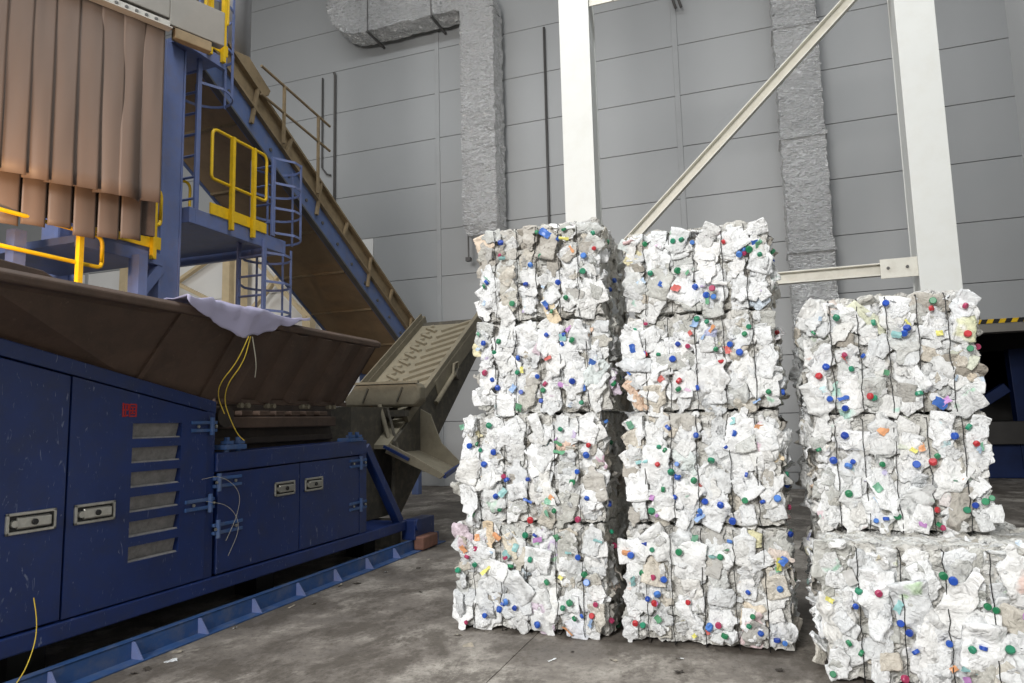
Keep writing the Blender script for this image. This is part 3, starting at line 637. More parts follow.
# drop box across the tail of the belt
hd = MB().pxz([(-5.2, 1.74), (-4.12, 1.72), (-4.05, 1.80), (-4.05, 1.96), (-4.1, 2.02), (-5.0, 2.03)], 7.85, 8.05).build('drop_box', 'dusty_steel', cv, bevel=0.03)
MB().bar((-5.05, 7.84, 2.04), (-4.06, 7.84, 2.03), 0.05, 0.03).build('lip', 'dusty_steel', hd)
for xq in (-4.85, -4.35): MB().bar((xq - 0.02, 7.84, 1.79), (xq + 0.06, 7.84, 1.97), 0.015, 0.02).build('rib', 'conveyor_dark', hd)
box((-5.25, 7.0, 0.37), (-4.5, 8.1, 1.72)).build('tail_housing', 'conveyor_dark', cv)
MB().tube([(-4.55, 7.72, 1.75), (-4.28, 7.6, 1.12)], 0.03, 8).build('stay', 'dusty_steel', cv)
MB().tube([(-4.45, 7.75, 1.70), (-4.22, 7.62, 1.15)], 0.018, 8).build('stay', 'conveyor_dark', cv)
box((-5.0, 7.75, 1.60), (-4.2, 7.85, 1.68)).build('cross_bar', 'conveyor_dark', cv)
# discharge pan on the right-hand side
pn = MB().hexa([(-4.34, 7.55, 1.17), (-4.34, 8.25, 1.17), (-4.34, 8.25, 1.19), (-4.34, 7.55, 1.19)], [(-3.58, 7.55, 0.86), (-3.72, 8.25, 0.90), (-3.72, 8.25, 0.92), (-3.58, 7.55, 0.88)]).build('spill_pan', 'dusty_steel', cv)
MB().pxz([(-4.36, 1.16), (-3.62, 0.85), (-3.56, 0.90), (-3.9, 1.08), (-4.3, 1.27)], 7.52, 7.55).build('lip', 'dusty_steel', pn, bevel=0.003)
MB().pxz([(-4.25, 1.14), (-3.73, 0.90), (-3.66, 0.98), (-3.95, 1.25), (-4.1, 1.62), (-4.25, 1.7)], 8.25, 8.275).build('back_plate', 'dusty_steel', pn, bevel=0.003)
MB().bar((-3.57, 7.54, 0.88), (-3.69, 8.27, 0.96), 0.03, 0.05).build('blue_edge', 'blue', pn)
MB().bar((-4.36, 7.5, 1.24), (-4.02, 7.5, 1.08), 0.03, 0.035).build('blue_edge', 'blue', pn)
box((-5.2, 7.6, 0), (-4.3, 7.8, 0.34)).build('tail_foot', 'conveyor_dark', cv)

# ================================================================ INCLINE CONVEYOR
ic = empty('incline_conveyor', (-7.75, 10.0, 0), 'long blue-sided inclined conveyor with tan guards descending toward the wall', 'conveyor')
def zi(y): return 5.91 - 0.585 * (y - 8)
XA, XB = -8.5, -7.0; Y0, Y1 = 6.9, 14.2
for x, sx in ((XB, -0.06), (XA, 0.06)):
    sb = MB().pyz([(Y0, zi(Y0)), (Y1, zi(Y1)), (Y1, zi(Y1) + 0.5), (Y0, zi(Y0) + 0.5)], x, x + sx).build('side_beam', 'conveyor_blue', ic, bevel=0.006)
    if x == XB:
        for i in range(15):
            y = Y0 + 0.3 + i * 0.46
            MB().tube([(x, y, zi(y) + 0.25), (x + 0.02, y, zi(y) + 0.25)], 0.03, 8).build('bolt', 'pipe_dark', sb)
        box((x, Y0, 0), (x + .001, Y0 + .001, 0.001))
    g = MB().pyz([(Y0, zi(Y0) + 0.5), (Y1, zi(Y1) + 0.5), (Y1, zi(Y1) + 0.88), (Y0, zi(Y0) + 0.88)], x + sx * 0.2, x + sx * 0.7).build('side_guard', 'guard_tan', ic)
    if x == XB:
        MB().bar((x + 0.02, Y0, zi(Y0) + 0.88), (x + 0.02, Y1, zi(Y1) + 0.88), 0.1, 0.04).build('top_rail', 'guard_tan', ic)
        MB().bar((x + 0.03, Y0, zi(Y0) + 0.5), (x + 0.03, Y1, zi(Y1) + 0.5), 0.08, 0.04).build('mid_rail', 'guard_tan', ic)
        MB().bar((x + 0.02, Y0, zi(Y0)), (x + 0.02, Y1, zi(Y1)), 0.1, 0.03).build('bottom_flange', 'pipe_dark', ic)
        for i in range(9):
            y = Y0 + 0.5 + i * 0.82
            MB().bar((x + 0.04, y, zi(y) + 0.86), (x + 0.04, y - 0.12, zi(y - 0.12) + (0.2 if i % 2 else 0.5)), 0.05, 0.05).build('rib', 'guard_tan', ic)
ys = [Y0, 7.9, 8.9, 9.85, 10.75, 11.7, 12.7, 13.7, Y1]
for a, b in zip(ys, ys[1:]):
    MB().hexa([(XA + 0.06, a + .01, zi(a) + .02), (XB - 0.06, a + .01, zi(a) + .02), (XB - 0.06, a + .01, zi(a) + .06), (XA + 0.06, a + .01, zi(a) + .06)], [(XA + 0.06, b - .01, zi(b) + .02), (XB - 0.06, b - .01, zi(b) + .02), (XB - 0.06, b - .01, zi(b) + .06), (XA + 0.06, b - .01, zi(b) + .06)]).build('underside_panel', 'underside', ic)
    MB().bar((XA + 0.06, b, zi(b) + 0.01), (XB - 0.06, b, zi(b) + 0.01), 0.05, 0.04).build('joint_strip', 'guard_tan', ic)
for x in (XA + 0.1, XB - 0.1):
    MB().bar((x, 13.6, 0), (x, 13.6, zi(13.6)), 0.16, 0.16).build('leg', 'conveyor_blue', ic, bevel=0.006)
# handrail beside the guard
for h in (0.0, -0.45):
    MB().tube([(XB + 0.12, 8.2, 7.0 + h), (XB + 0.12, 10.0, 6.76 + h)], 0.022, 8).build('handrail', 'guard_tan', ic)
for y in (8.75, 9.66): MB().bar((XB + 0.12, y, zi(y) + 0.5), (XB + 0.12, y, 7.0 - 0.13 * (y - 8.2)), 0.04, 0.04).build('rail_post', 'guard_tan', ic)
MB().pyz([(7.55, 7.02), (8.1, 7.12), (8.6, 6.8), (8.55, 6.7), (8.1, 6.5), (7.55, 6.8)], XB - 0.9, XB - 0.02).build('head_hood', 'guard_tan', ic, bevel=0.01)
cy = MB().tube([(-7.45, 8.25, 7.1), (-7.45, 8.25, 12)], 0.24, 28).build('dust_pipe', 'cylinder_metal', origin=(-7.45, 8.25, 7.1), smooth=True); tag(cy, 'round silver dust pipe rising from the head of the incline conveyor', 'pipe')

# tan legs under the incline, standing by the white wall
def xbrace(xa, xb, za, zb_, y, lab):
    r = empty('cross_bracing', ((xa + xb) / 2, y, 0), lab, 'bracing')
    MB().bar((xa, y, za), (xb, y, zb_), 0.09, 0.14, (0, 1, 0)).build('diagonal', 'tan_steel', r)
    MB().bar((xa, y + 0.1, zb_), (xb, y + 0.1, za), 0.09, 0.14, (0, 1, 0)).build('diagonal', 'tan_steel', r)
    for x in (xa, xb): box((x - 0.12, y - 0.05, 0), (x + 0.12, y + 0.19, 7.2)).build('upright', 'tan_steel', r)
xbrace(-17.5, -13.7, 6.6, 4.8, 15.1, 'tan steel cross bracing on the pale wall right of the blue post')
xbrace(-13.1, -10.9, 6.5, 4.3, 14.9, 'tan steel cross bracing behind the caged ladder')

# ================================================================ PLATFORM STEELWORK
pf = empty('access_platform', (-7.2, 7.3, 0), 'blue steel access platform with post beside the incline conveyor', 'platform')
def hbeam_post(x, y, z0, z1, s=0.26):
    m = MB().box((x - s / 2, y - s / 2, z0), (x + s / 2, y - s / 2 + 0.03, z1)).box((x - s / 2, y + s / 2 - 0.03, z0), (x + s / 2, y + s / 2, z1)).box((x - 0.015, y - s / 2 + 0.03, z0), (x + 0.015, y + s / 2 - 0.03, z1))
    return m
hbeam_post(-6.87, 6.43, 0, 6.35, 0.32).box((-6.75, 6.30, 0.0), (-6.72, 6.56, 6.35)).build('post', 'steel_blue', pf, bevel=0.004)
hbeam_post(-8.6, 6.43, 0, 6.35, 0.3).build('post', 'steel_blue', pf)
ZP = 4.22
box((-8.9, 6.75, ZP - 0.02), (-6.72, 8.38, ZP + 0.04)).build('deck', 'steel_blue', pf)
box((-6.72, 6.72, ZP - 0.13), (-6.62, 8.42, ZP + 0.07)).build('edge_beam', 'steel_blue', pf, bevel=0.005)
box((-8.9, 6.62, ZP - 0.13), (-6.62, 6.72, ZP + 0.07)).build('edge_beam', 'steel_blue', pf, bevel=0.005)
box((-8.9, 8.42, ZP - 0.13), (-6.62, 8.5, ZP + 0.07)).build('edge_beam', 'steel_blue', pf, bevel=0.005)
box((-8.4, 5.2, 3.50), (-6.75, 6.3, 3.58)).build('lower_deck', 'steel_blue', pf)
box((-6.75, 5.2, 3.46), (-6.68, 6.3, 3.60)).build('edge_beam', 'steel_blue', pf, bevel=0.005)
MB().bar((-6.75, 6.3, 3.45), (-6.75, 5.72, 2.7), 0.12, 0.12, (1, 0, 0)).build('knee_brace', 'steel_blue', pf)
MB().prism([(-6.7, 6.25, 3.6), (-6.7, 5.2, 3.6), (-6.7, 5.6, 3.95), (-6.7, 6.25, 4.1)], (-0.03, 0, 0)).build('gusset_plate', 'steel_blue', pf)
box((-6.72, 5.85, 0), (-6.56, 5.97, 3.5)).build('leg', 'steel_blue', pf)
box((-6.9, 4.6, 0), (-6.78, 4.72, 3.5)).build('leg', 'steel_blue', pf)
def railing(name, x, ya_, yb_, z, h, posts, label, toe=True, dx_=0.0):
    r = empty(name, (x, (ya_ + yb_) / 2, z), label, 'railing', 'yellow safety railings')
    loop = rounded([(x, ya_, z + h * 0.5), (x, ya_, z + h), (x, yb_, z + h), (x, yb_, z + h * 0.5)], 0.1)
    lp2 = rounded([(x, yb_, z + h * 0.5), (x, yb_, z + h * 0.42), (x, ya_, z + h * 0.42), (x, ya_, z + h * 0.5)], 0.06)
    MB().tube(loop + lp2[1:-1], 0.022, 8, closed=True).build('rail_loop', 'yellow', r, smooth=True)
    for y in posts: MB().bar((x + 0.03, y, z - 0.12), (x + 0.03, y, z + h), 0.05, 0.055).build('post', 'yellow', r)
    if toe: box((x - 0.02, ya_, z + 0.02), (x, yb_ + 0.02, z + 0.17)).build('toe_board', 'yellow', r)
    return r
railing('yellow_railing', -6.6, 6.95, 8.02, ZP + 0.05, 1.18, (7.3, 7.72), 'yellow railing with toe board on the platform left of the caged ladder')
railing('yellow_railing', -8.2, 6.9, 8.2, ZP + 0.05, 1.05, (7.3, 7.9), 'far yellow railing on the other side of the platform, mostly hidden')
railing('yellow_railing', -6.66, 5.25, 6.22, 3.62, 0.75, (6.1,), 'short yellow railing just left of the tall blue post')
railing('yellow_railing', -6.5, 4.0, 5.33, 2.98, 0.58, (5.05,), 'yellow railing loop above the hopper rim at the left', toe=False)
railing('yellow_railing', -6.7, 2.9, 3.95, 2.98, 0.8, (3.8,), 'yellow railing cut by the left picture edge', toe=False)
# upper platform and railing
up_ = empty('upper_platform', (-6.9, 7.0, 6.5), 'upper landing with blue edge above the blue post', 'platform')
box((-8.4, 6.35, 6.36), (-6.62, 7.05, 6.42)).build('deck', 'steel_blue', up_)
box((-6.62, 6.35, 6.32), (-6.55, 7.1, 6.47)).build('edge_beam', 'steel_blue', up_, bevel=0.005)
railing('yellow_railing', -6.55, 6.72, 7.12, 6.5, 1.1, (6.78, 7.02), 'yellow railing at the top edge above the conveyor head')

def ladder(name, xa, xb, y, z0, z1, cage, label, mat='steel_blue', side=1):
    r = empty(name, ((xa + xb) / 2, y, z0), label, 'ladder', 'blue ladders')
    for x in (xa, xb): MB().bar((x, y, z0), (x, y, z1), 0.07, 0.035).build('stile', mat, r, bevel=0.004)
    z = z0 + 0.2
    while z < z1 - 0.05:
        MB().tube([(xa, y, z), (xb, y, z)], 0.018, 8).build('rung', mat, r); z += 0.29
    if cage:
        xc, rad = (xa + xb) / 2, 0.36
        zz = cage[0]
        while zz <= cage[1] + 0.01:
            pts = [(xa, y, zz)] + [(xc + rad * math.cos(R(a)) * 1.0, y + side * (0.28 + 0.42 * math.sin(R(a))), zz) for a in range(180, -1, -15)] + [(xb, y, zz)]
            m = MB()
            for p, q in zip(pts, pts[1:]): m.bar(p, q, 0.012, 0.035)
            m.build('cage_hoop', mat, r); zz += cage[2]
        for a in (150, 90, 30):
            p = (xc + rad * math.cos(R(a)), y + side * (0.28 + 0.42 * math.sin(R(a))))
            MB().bar((p[0], p[1], cage[0] - 0.03), (p[0], p[1], cage[1] + 0.03), 0.04, 0.012).build('cage_bar', mat, r)
    return r
ladder('caged_ladder', -7.05, -6.6, 8.0, 0, 4.2, (2.75, 4.1, 0.42), 'blue ladder with cage hoops below the platform')
ladder('caged_ladder', -7.0, -6.62, 8.2, ZP + 0.08, 5.5, (4.35, 5.5, 0.38), 'blue cage hoops rising above the platform edge, right of the yellow railing')
ladder('caged_ladder', -7.15, -6.72, 6.82, ZP + 0.05, 8.2, (6.05, 7.8, 0.62), 'tall blue ladder beside the post reaching the top of the picture')

# ================================================================ STRIP CURTAIN CABIN
CD = Vector((math.sin(R(21)), math.cos(R(21)), 0)); CN = Vector((math.cos(R(21)), -math.sin(R(21)), 0)); CP = Vector((-6.15, 4.99, 0))
def cp(s, z, o=0.0): return CP + CD * s + CN * o + Vector((0, 0, z))
sc = empty('strip_curtain', (-6.4, 4.6, 3.9), 'tall brown overlapping curtain strips hanging from a pale header', 'curtain')
def strip(s0, s1, z0, z1, curl, off, mat='curtain', nm='strip', twist=0.0):
    N, K = 10, 12; vs = []
    for k in range(K + 1):
        q = k / K; z = z1 + (z0 - z1) * q
        for i in range(N + 1):
            t = i / N; s = s0 + (s1 - s0) * t
            o = off + curl * math.sin(math.pi * t) * (0.4 + 0.6 * q) + twist * q * (t - 0.5) + 0.01 * noise.noise(Vector((s0 * 9, z * 1.3, t * 2)))
            vs.append(cp(s, z, o))
    fs = [(k * (N + 1) + i, k * (N + 1) + i + 1, (k + 1) * (N + 1) + i + 1, (k + 1) * (N + 1) + i) for k in range(K) for i in range(N)]
    o = MB().add(vs, fs).build(nm, mat, sc, smooth=True); md = o.modifiers.new('solid', 'SOLIDIFY'); md.thickness = 0.008
edges = [-1.75, -1.52, -1.29, -1.06, -0.86, -0.655, -0.47, -0.265, -0.045, 0.165, 0.365, 0.56]
random.seed(3)
for i, (a, b) in enumerate(zip(edges, edges[1:])):
    cl = [0.01, 0.012, 0.01, 0.012, 0.01, 0.012, 0.01, 0.012, 0.03, 0.05, 0.01][i]
    strip(a - 0.012, b + 0.012, 3.9 + random.uniform(-0.01, 0.01), 5.95, cl, 0.0, twist=[0.05, 0.05, 0.05, 0.05, 0.06, 0.05, 0.06, 0.05, 0.08, -0.08, 0.06][i])
for i in range(9):
    a = -1.5 + i * 0.22; strip(a, a + 0.2, 3.45 + 0.03 * (i % 3), 4.3, 0.02, -0.16, nm='inner_strip')
MB().prism([cp(-1.9, 5.88, 0.02), cp(0.6, 5.88, 0.02), cp(0.6, 5.88, 0.06), cp(-1.9, 5.88, 0.06)], (0, 0, 0.1)).build('header', 'light_grey', sc, bevel=0.004)
MB().prism([cp(-1.9, 5.87, 0.02), cp(0.6, 5.87, 0.02), cp(0.6, 5.87, 0.13), cp(-1.9, 5.87, 0.13)], (0, 0, 0.012)).build('header_flange', 'light_grey', sc)
for i in range(24):
    s = -1.85 + i * 0.1; MB().tube([cp(s, 5.94, 0.055), cp(s, 5.94, 0.072)], 0.018, 6).build('bolt', 'pipe_dark', sc)
MB().prism([cp(-1.9, 6.05, -0.1), cp(0.62, 6.05, -0.1), cp(0.62, 6.05, 0.0), cp(-1.9, 6.05, 0.0)], (0, 0, 0.32)).build('upper_beam', 'grey_beam', sc, bevel=0.01)
MB().prism([cp(0.62, 5.98, -0.12), cp(1.25, 5.98, -0.12), cp(1.25, 5.98, 0.0), cp(0.62, 5.98, 0.0)], (0, 0, 0.42)).build('end_beam', 'grey_beam', sc, bevel=0.01)
MB().prism([cp(0.68, 5.85, -0.1), cp(1.1, 5.85, -0.1), cp(1.1, 5.85, 0.0), cp(0.68, 5.85, 0.0)], (0, 0, 0.12)).build('end_bracket', 'guard_tan', sc, bevel=0.01)
MB().prism([cp(-1.9, 3.6, -0.25), cp(0.62, 3.6, -0.25), cp(0.62, 3.6, -0.2), cp(-1.9, 3.6, -0.2)], (0, 0, 3.6)).build('inner_wall', 'hopper', sc)

# added floodlight, unseen past the left picture edge, warms curtain and hopper
lp = empty('added_warm_lamp', (-5.8, 3.25, 3.0), 'small warm floodlight added out of view to tint the curtain', 'lamp')
box((-5.9, 3.15, 2.97), (-5.7, 3.28, 3.13)).build('housing', 'lamp_housing', lp, bevel=0.01)
MB().bar((-5.8, 3.2, 3.13), (-6.7, 3.3, 3.5), 0.03, 0.03).build('bracket', 'lamp_housing', lp)
ll = bpy.data.lights.new('added_warm_spot', 'SPOT'); ll.energy = 170; ll.color = (1.0, 0.62, 0.34); ll.spot_size = R(150); ll.spot_blend = 0.6; ll.shadow_soft_size = 0.08  # added warm spot, no such lamp in the hall
lo = bpy.data.objects.new('added_warm_spot', ll); COL.objects.link(lo); lo.location = (-5.75, 3.35, 3.05); lo.rotation_euler = (Vector((-6.2, 5.2, 4.4)) - Vector((-5.75, 3.35, 3.05))).to_track_quat('-Z', 'Y').to_euler()

# ================================================================ BALES OF CRUSHED PLASTIC
def mesh_from(name, vs, fs, smooth):
    me = bpy.data.meshes.new(name); me.from_pydata(vs, [], fs); me.update()
    if smooth: me.polygons.foreach_set('use_smooth', [True] * len(me.polygons))
    me.materials.append(None); return me
def bottle_mesh(seed):
    """bottle squashed flat: base, body, shoulder and neck, creased and crumpled"""
    rg = random.Random(seed); NU, NV = 22, 16
    L = rg.uniform(0.17, 0.27); Wd = rg.uniform(0.052, 0.082); flat = rg.uniform(0.16, 0.38); neck = rg.uniform(0.24, 0.4)
    sh0 = rg.uniform(0.6, 0.74); sq = rg.uniform(0.55, 0.9)
    folds = [(rg.uniform(0, math.pi), rg.uniform(-0.08, 0.08), rg.uniform(-0.035, 0.035), rg.uniform(0.015, 0.04)) for _ in range(5)]
    bend = rg.uniform(-1.2, 1.2); tw = rg.uniform(-1.2, 1.2); off = Vector((seed * 3.7, seed * 1.3, 0)); vs = []
    for i in range(NU + 1):
        u = i / NU
        if u < 0.05: r = 0.35 + 0.65 * (u / 0.05) ** 0.5 if u > 0 else 0.02
        elif u < sh0: r = 1 - 0.12 * math.sin((u - 0.05) / (sh0 - 0.05) * math.pi) * rg.random()
        elif u < sh0 + 0.16: q = (u - sh0) / 0.16; r = 1 + (neck - 1) * (q * q * (3 - 2 * q))
        elif u < 0.985: r = neck
        else: r = 0.02
        y = (u - 0.5) * L
        for j in range(NV):
            a = 2 * math.pi * j / NV; c, s = math.cos(a), math.sin(a)
            x = r * Wd * math.copysign(abs(c) ** sq, c); z = r * Wd * flat * math.copysign(abs(s) ** sq, s)
            for (an, d, am, wd) in folds:
                t = x * math.cos(an) + y * math.sin(an) - d; z += am * math.exp(-abs(t) / wd)
            p = Vector((x, y, z)); n1 = noise.turbulence_vector(p * 13 + off, 3, True)
            z += bend * y * y + tw * x * y
            vs.append((x + n1[0] * 0.006, y + n1[1] * 0.006, z + (n1[2]) * 0.018))
    fs = [(i * NV + j, i * NV + (j + 1) % NV, (i + 1) * NV + (j + 1) % NV, (i + 1) * NV + j) for i in range(NU) for j in range(NV)]
    fs.append(tuple(range(NV))[::-1]); fs.append(tuple(NU * NV + j for j in range(NV)))
    return mesh_from('crushed_bottle', vs, fs, True)
def film_mesh(seed):
    """sheet of torn plastic, folded and crinkled"""
    rg = random.Random(seed + 500); N = 18; vs = []
    a, b = rg.uniform(0.06, 0.10), rg.uniform(0.08, 0.14); off = Vector((seed * 2.1, 5, seed))
    ph = [rg.uniform(0, 6.28) for _ in range(4)]
    folds = [(rg.uniform(0, math.pi), rg.uniform(-0.08, 0.08), rg.uniform(-0.05, 0.05), rg.uniform(0.012, 0.03)) for _ in range(6)]
    for i in range(N + 1):
        for j in range(N + 1):
            u, v = i / N * 2 - 1, j / N * 2 - 1; th = math.atan2(v, u)
            k = (0.78 + 0.14 * math.sin(2 * th + ph[0]) + 0.07 * math.sin(5 * th + ph[1])) / max(1.0, math.hypot(u, v) ** 0.8)
            x, y = u * a * k, v * b * k; z = 0
            for (an, d, am, wd) in folds:
                t = x * math.cos(an) + y * math.sin(an) - d; z += am * math.exp(-abs(t) / wd)
            n1 = noise.turbulence_vector(Vector((x, y, 0)) * 18 + off, 3, True)
            z -= (u * u + v * v) * 0.022
            vs.append((x + n1[0] * 0.008, y + n1[1] * 0.008, z + n1[2] * 0.022))
    fs = [(i * (N + 1) + j, (i + 1) * (N + 1) + j, (i + 1) * (N + 1) + j + 1, i * (N + 1) + j + 1) for i in range(N) for j in range(N)]
    return mesh_from('crumpled_film', vs, fs, True)
def cap_mesh():
    n = 14; vs = []; prof = [(0.0, 0.0), (0.021, 0.0), (0.022, 0.004), (0.0215, 0.019), (0.018, 0.023), (0.0, 0.023)]
    for r, z in prof: vs += [(max(r, 1e-4) * math.cos(2 * math.pi * j / n), max(r, 1e-4) * math.sin(2 * math.pi * j / n), z) for j in range(n)]
    fs = [(i * n + j, i * n + (j + 1) % n, (i + 1) * n + (j + 1) % n, (i + 1) * n + j) for i in range(len(prof) - 1) for j in range(n)]
    return mesh_from('bottle_cap', vs, fs, False)
BOT = [bottle_mesh(i) for i in range(34)]; FILM = [film_mesh(i) for i in range(18)]; CAP = cap_mesh()
def scrap_mesh(seed):
    rg = random.Random(seed + 900); N = 7; a, b = rg.uniform(0.014, 0.03), rg.uniform(0.025, 0.055); vs = []
    for i in range(N + 1):
        for j in range(N + 1):
            u, v = i / N * 2 - 1, j / N * 2 - 1; x, y = u * a, v * b; n1 = noise.turbulence_vector(Vector((x * 30 + seed, y * 30, seed)), 2, False)
            vs.append((x + n1[0] * 0.008, y + n1[1] * 0.008, n1[2] * 0.012))
    return mesh_from('label_scrap', vs, [(i * (N + 1) + j, (i + 1) * (N + 1) + j, (i + 1) * (N + 1) + j + 1, i * (N + 1) + j + 1) for i in range(N) for j in range(N)], True)
SCR = [scrap_mesh(i) for i in range(8)]
def child(name, me, mat, parent, M):
    o = bpy.data.objects.new(name, me); COL.objects.link(o); o.parent = parent; o.matrix_local = M
    o.material_slots[0].link = 'OBJECT'; o.material_slots[0].material = MATS[mat]; return o

def pick(rg, dirty):
    q = rg.random()
    if rg.random() < dirty: return 'plastic_dirty' if q < 0.6 else 'plastic_clear'
    return 'plastic_white' if q < 0.70 else 'plastic_print' if q < 0.80 else 'plastic_clear' if q < 0.93 else 'plastic_tint' if q < 0.985 else 'plastic_dirty'

def bale(seed, x0, x1, yf, z0, z1, rotz, label, depth=1.08, nw=5, dirty=0.012, right=True, top=False, left=False, caps=30, dirty_top=0.0):
    rg = random.Random(seed * 77 + 5); Wd, H, D = x1 - x0, z1 - z0, depth
    xc, yc = (x0 + x1) / 2, yf + D / 2
    root = empty('plastic_bale', (xc, yc, z0), label, 'bale', 'bales of crushed white plastic bottles'); root.rotation_euler = (0, 0, R(rotz))
    hx, hy = Wd / 2 - 0.045, D / 2 - 0.045
    wires = [(-Wd / 2) + Wd * (k + 1 + rg.uniform(-0.1, 0.1)) / (nw + 1) for k in range(nw)]
    cols = [-Wd / 2 + 0.02] + wires + [Wd / 2 - 0.02]
    def pillow(x):
        for a, b in zip(cols, cols[1:]):
            if a <= x <= b: return math.sin(math.pi * (x - a) / (b - a)) ** 0.6
        return 0.0
    # packed core, crinkled
    st_ = 0.022; nx, ny, nz = int(Wd / st_), int(D / 0.05), int(H / st_); idx = {}; vs = []; fs = []
    def vid(i, j, k):
        if (i, j, k) not in idx:
            x, y, z = -hx + 2 * hx * i / nx, -hy + 2 * hy * j / ny, 0.012 + (H - 0.024) * k / nz
            p = Vector((x, y, z)); n1 = noise.turbulence_vector(p * 11 + Vector((seed * 9.1, 0, 0)), 3, True)
            amp = 0.04
            if j == 0: y -= 0.022 * pillow(x)
            if j == ny: y += 0.02 * pillow(x)
            if k == nz: z += 0.012 * pillow(x)
            idx[(i, j, k)] = len(vs); vs.append((x + n1[0] * amp, y + n1[1] * amp, max(0.004, z + n1[2] * amp)))
        return idx[(i, j, k)]
    for i in range(nx):
        for k in range(nz):
            fs.append((vid(i, 0, k), vid(i + 1, 0, k), vid(i + 1, 0, k + 1), vid(i, 0, k + 1))); fs.append((vid(i, ny, k), vid(i, ny, k + 1), vid(i + 1, ny, k + 1), vid(i + 1, ny, k)))
        for j in range(ny):
            fs.append((vid(i, j, nz), vid(i + 1, j, nz), vid(i + 1, j + 1, nz), vid(i, j + 1, nz))); fs.append((vid(i, j, 0), vid(i, j + 1, 0), vid(i + 1, j + 1, 0), vid(i + 1, j, 0)))
    for j in range(ny):
        for k in range(nz):
            fs.append((vid(0, j, k), vid(0, j, k + 1), vid(0, j + 1, k + 1), vid(0, j + 1, k))); fs.append((vid(nx, j, k), vid(nx, j + 1, k), vid(nx, j + 1, k + 1), vid(nx, j, k + 1)))
    me = bpy.data.meshes.new('packed_core'); me.from_pydata(vs, [], fs); me.update(); me.materials.append(MATS['core_dirty' if dirty > 0.25 else 'core_white'])
    o = bpy.data.objects.new('packed_core', me); COL.objects.link(o); o.parent = root
    AX = {'front': (Vector((1, 0, 0)), Vector((0, 0, 1)), Vector((0, -1, 0))), 'right': (Vector((0, 1, 0)), Vector((0, 0, 1)), Vector((1, 0, 0))), 'left': (Vector((0, -1, 0)), Vector((0, 0, 1)), Vector((-1, 0, 0))), 'top': (Vector((1, 0, 0)), Vector((0, 1, 0)), Vector((0, 0, 1)))}
    def place(face, pos, me_, nm, mat, spin, tilt, sc, zsc=1.0):
        a, b, n = AX[face]; B = Matrix((a, b, n)).transposed().to_4x4()
        M = Matrix.Translation(pos) @ B @ Matrix.Rotation(spin, 4, 'Z') @ Euler((tilt[0], tilt[1], 0)).to_matrix().to_4x4() @ Matrix.Diagonal((sc, sc, sc * zsc, 1))
        return child(nm, me_, mat, root, M)
    def dirt_at(z): return max(dirty, dirty_top * min(1.0, max(0.0, (z / H - 0.42) / 0.1)))
    # front face: column by column between the wires, then random fillers
    for a, b in zip(cols, cols[1:]):
        z = 0.05 + rg.uniform(0, 0.05); cw = b - a
        while z < H - 0.03:
            x = (a + b) / 2 + rg.uniform(-0.25, 0.25) * cw
            film = rg.random() < 0.26; m_ = rg.choice(FILM if film else BOT)
            up_r = rg.random() < 0.62; spin = rg.gauss(0, 0.4) if up_r else math.pi / 2 + rg.gauss(0, 0.35)
            if rg.random() < 0.5: spin += math.pi
            sc = min(1.0, cw / 0.18) * (0.74 + 0.72 * rg.random() ** 1.6) * (0.85 if not up_r else 1)
            hl = (0.11 if up_r else 0.065) * sc; zz = min(max(z, hl * (1.0 if z0 < 0.1 else 0.8)), H - hl * 0.85); ex = (0.07 if up_r else 0.1) * sc; x = min(max(x, -Wd / 2 + ex), Wd / 2 - ex)
            place('front', Vector((x, -hy - 0.012 - 0.035 * pillow(x) * rg.random() - rg.uniform(0, 0.012), zz)), m_, 'crumpled_film' if film else 'crushed_bottle', pick(rg, dirt_at(zz)), spin, (rg.gauss(0, 0.15), rg.gauss(0, 0.15)), sc, 0.62)
            z += rg.uniform(0.036, 0.066)
    for _ in range(34):
        x, zz = rg.uniform(-hx, hx), rg.uniform(0.06, H - 0.05)
        if min(abs(x - q) for q in wires) < 0.045: continue
        film = rg.random() < 0.5
        place('front', Vector((x, -hy - 0.03 - 0.02 * pillow(x), zz)), rg.choice(FILM if film else BOT), 'crumpled_film' if film else 'crushed_bottle', pick(rg, dirt_at(zz)), rg.uniform(0, 6.28), (rg.gauss(0, 0.25), rg.gauss(0, 0.25)), rg.uniform(0.3, 0.6), 0.7)
    def side(face, n, dd):
        for _ in range(n):
            film = rg.random() < 0.45; zz = rg.uniform(0.08, H - 0.07)
            if face == 'top': pos = Vector((rg.uniform(-hx + 0.03, hx - 0.03), -hy + 2 * hy * rg.random() ** 1.7, H - 0.035 - rg.uniform(0, 0.02)))
            else:
                sg = 1 if face == 'right' else -1; pos = Vector((sg * (hx + 0.008 + rg.uniform(0, 0.02)), -hy + 2 * hy * rg.random() ** 1.6 + 0.05, zz))
            place(face, pos, rg.choice(FILM if film else BOT), 'crumpled_film' if film else 'crushed_bottle', pick(rg, max(dd, dirt_at(pos.z))), rg.uniform(0, 6.28), (rg.gauss(0, 0.25), rg.gauss(0, 0.25)), rg.uniform(0.6, 0.95))
    if right: side('right', 42, max(dirty, 0.4))
    if left: side('left', 34, max(dirty, 0.15))
    if top: side('top', 46, max(dirty, dirty_top, 0.12))
    # caps and scraps of label
    caps = int(caps * 0.9)
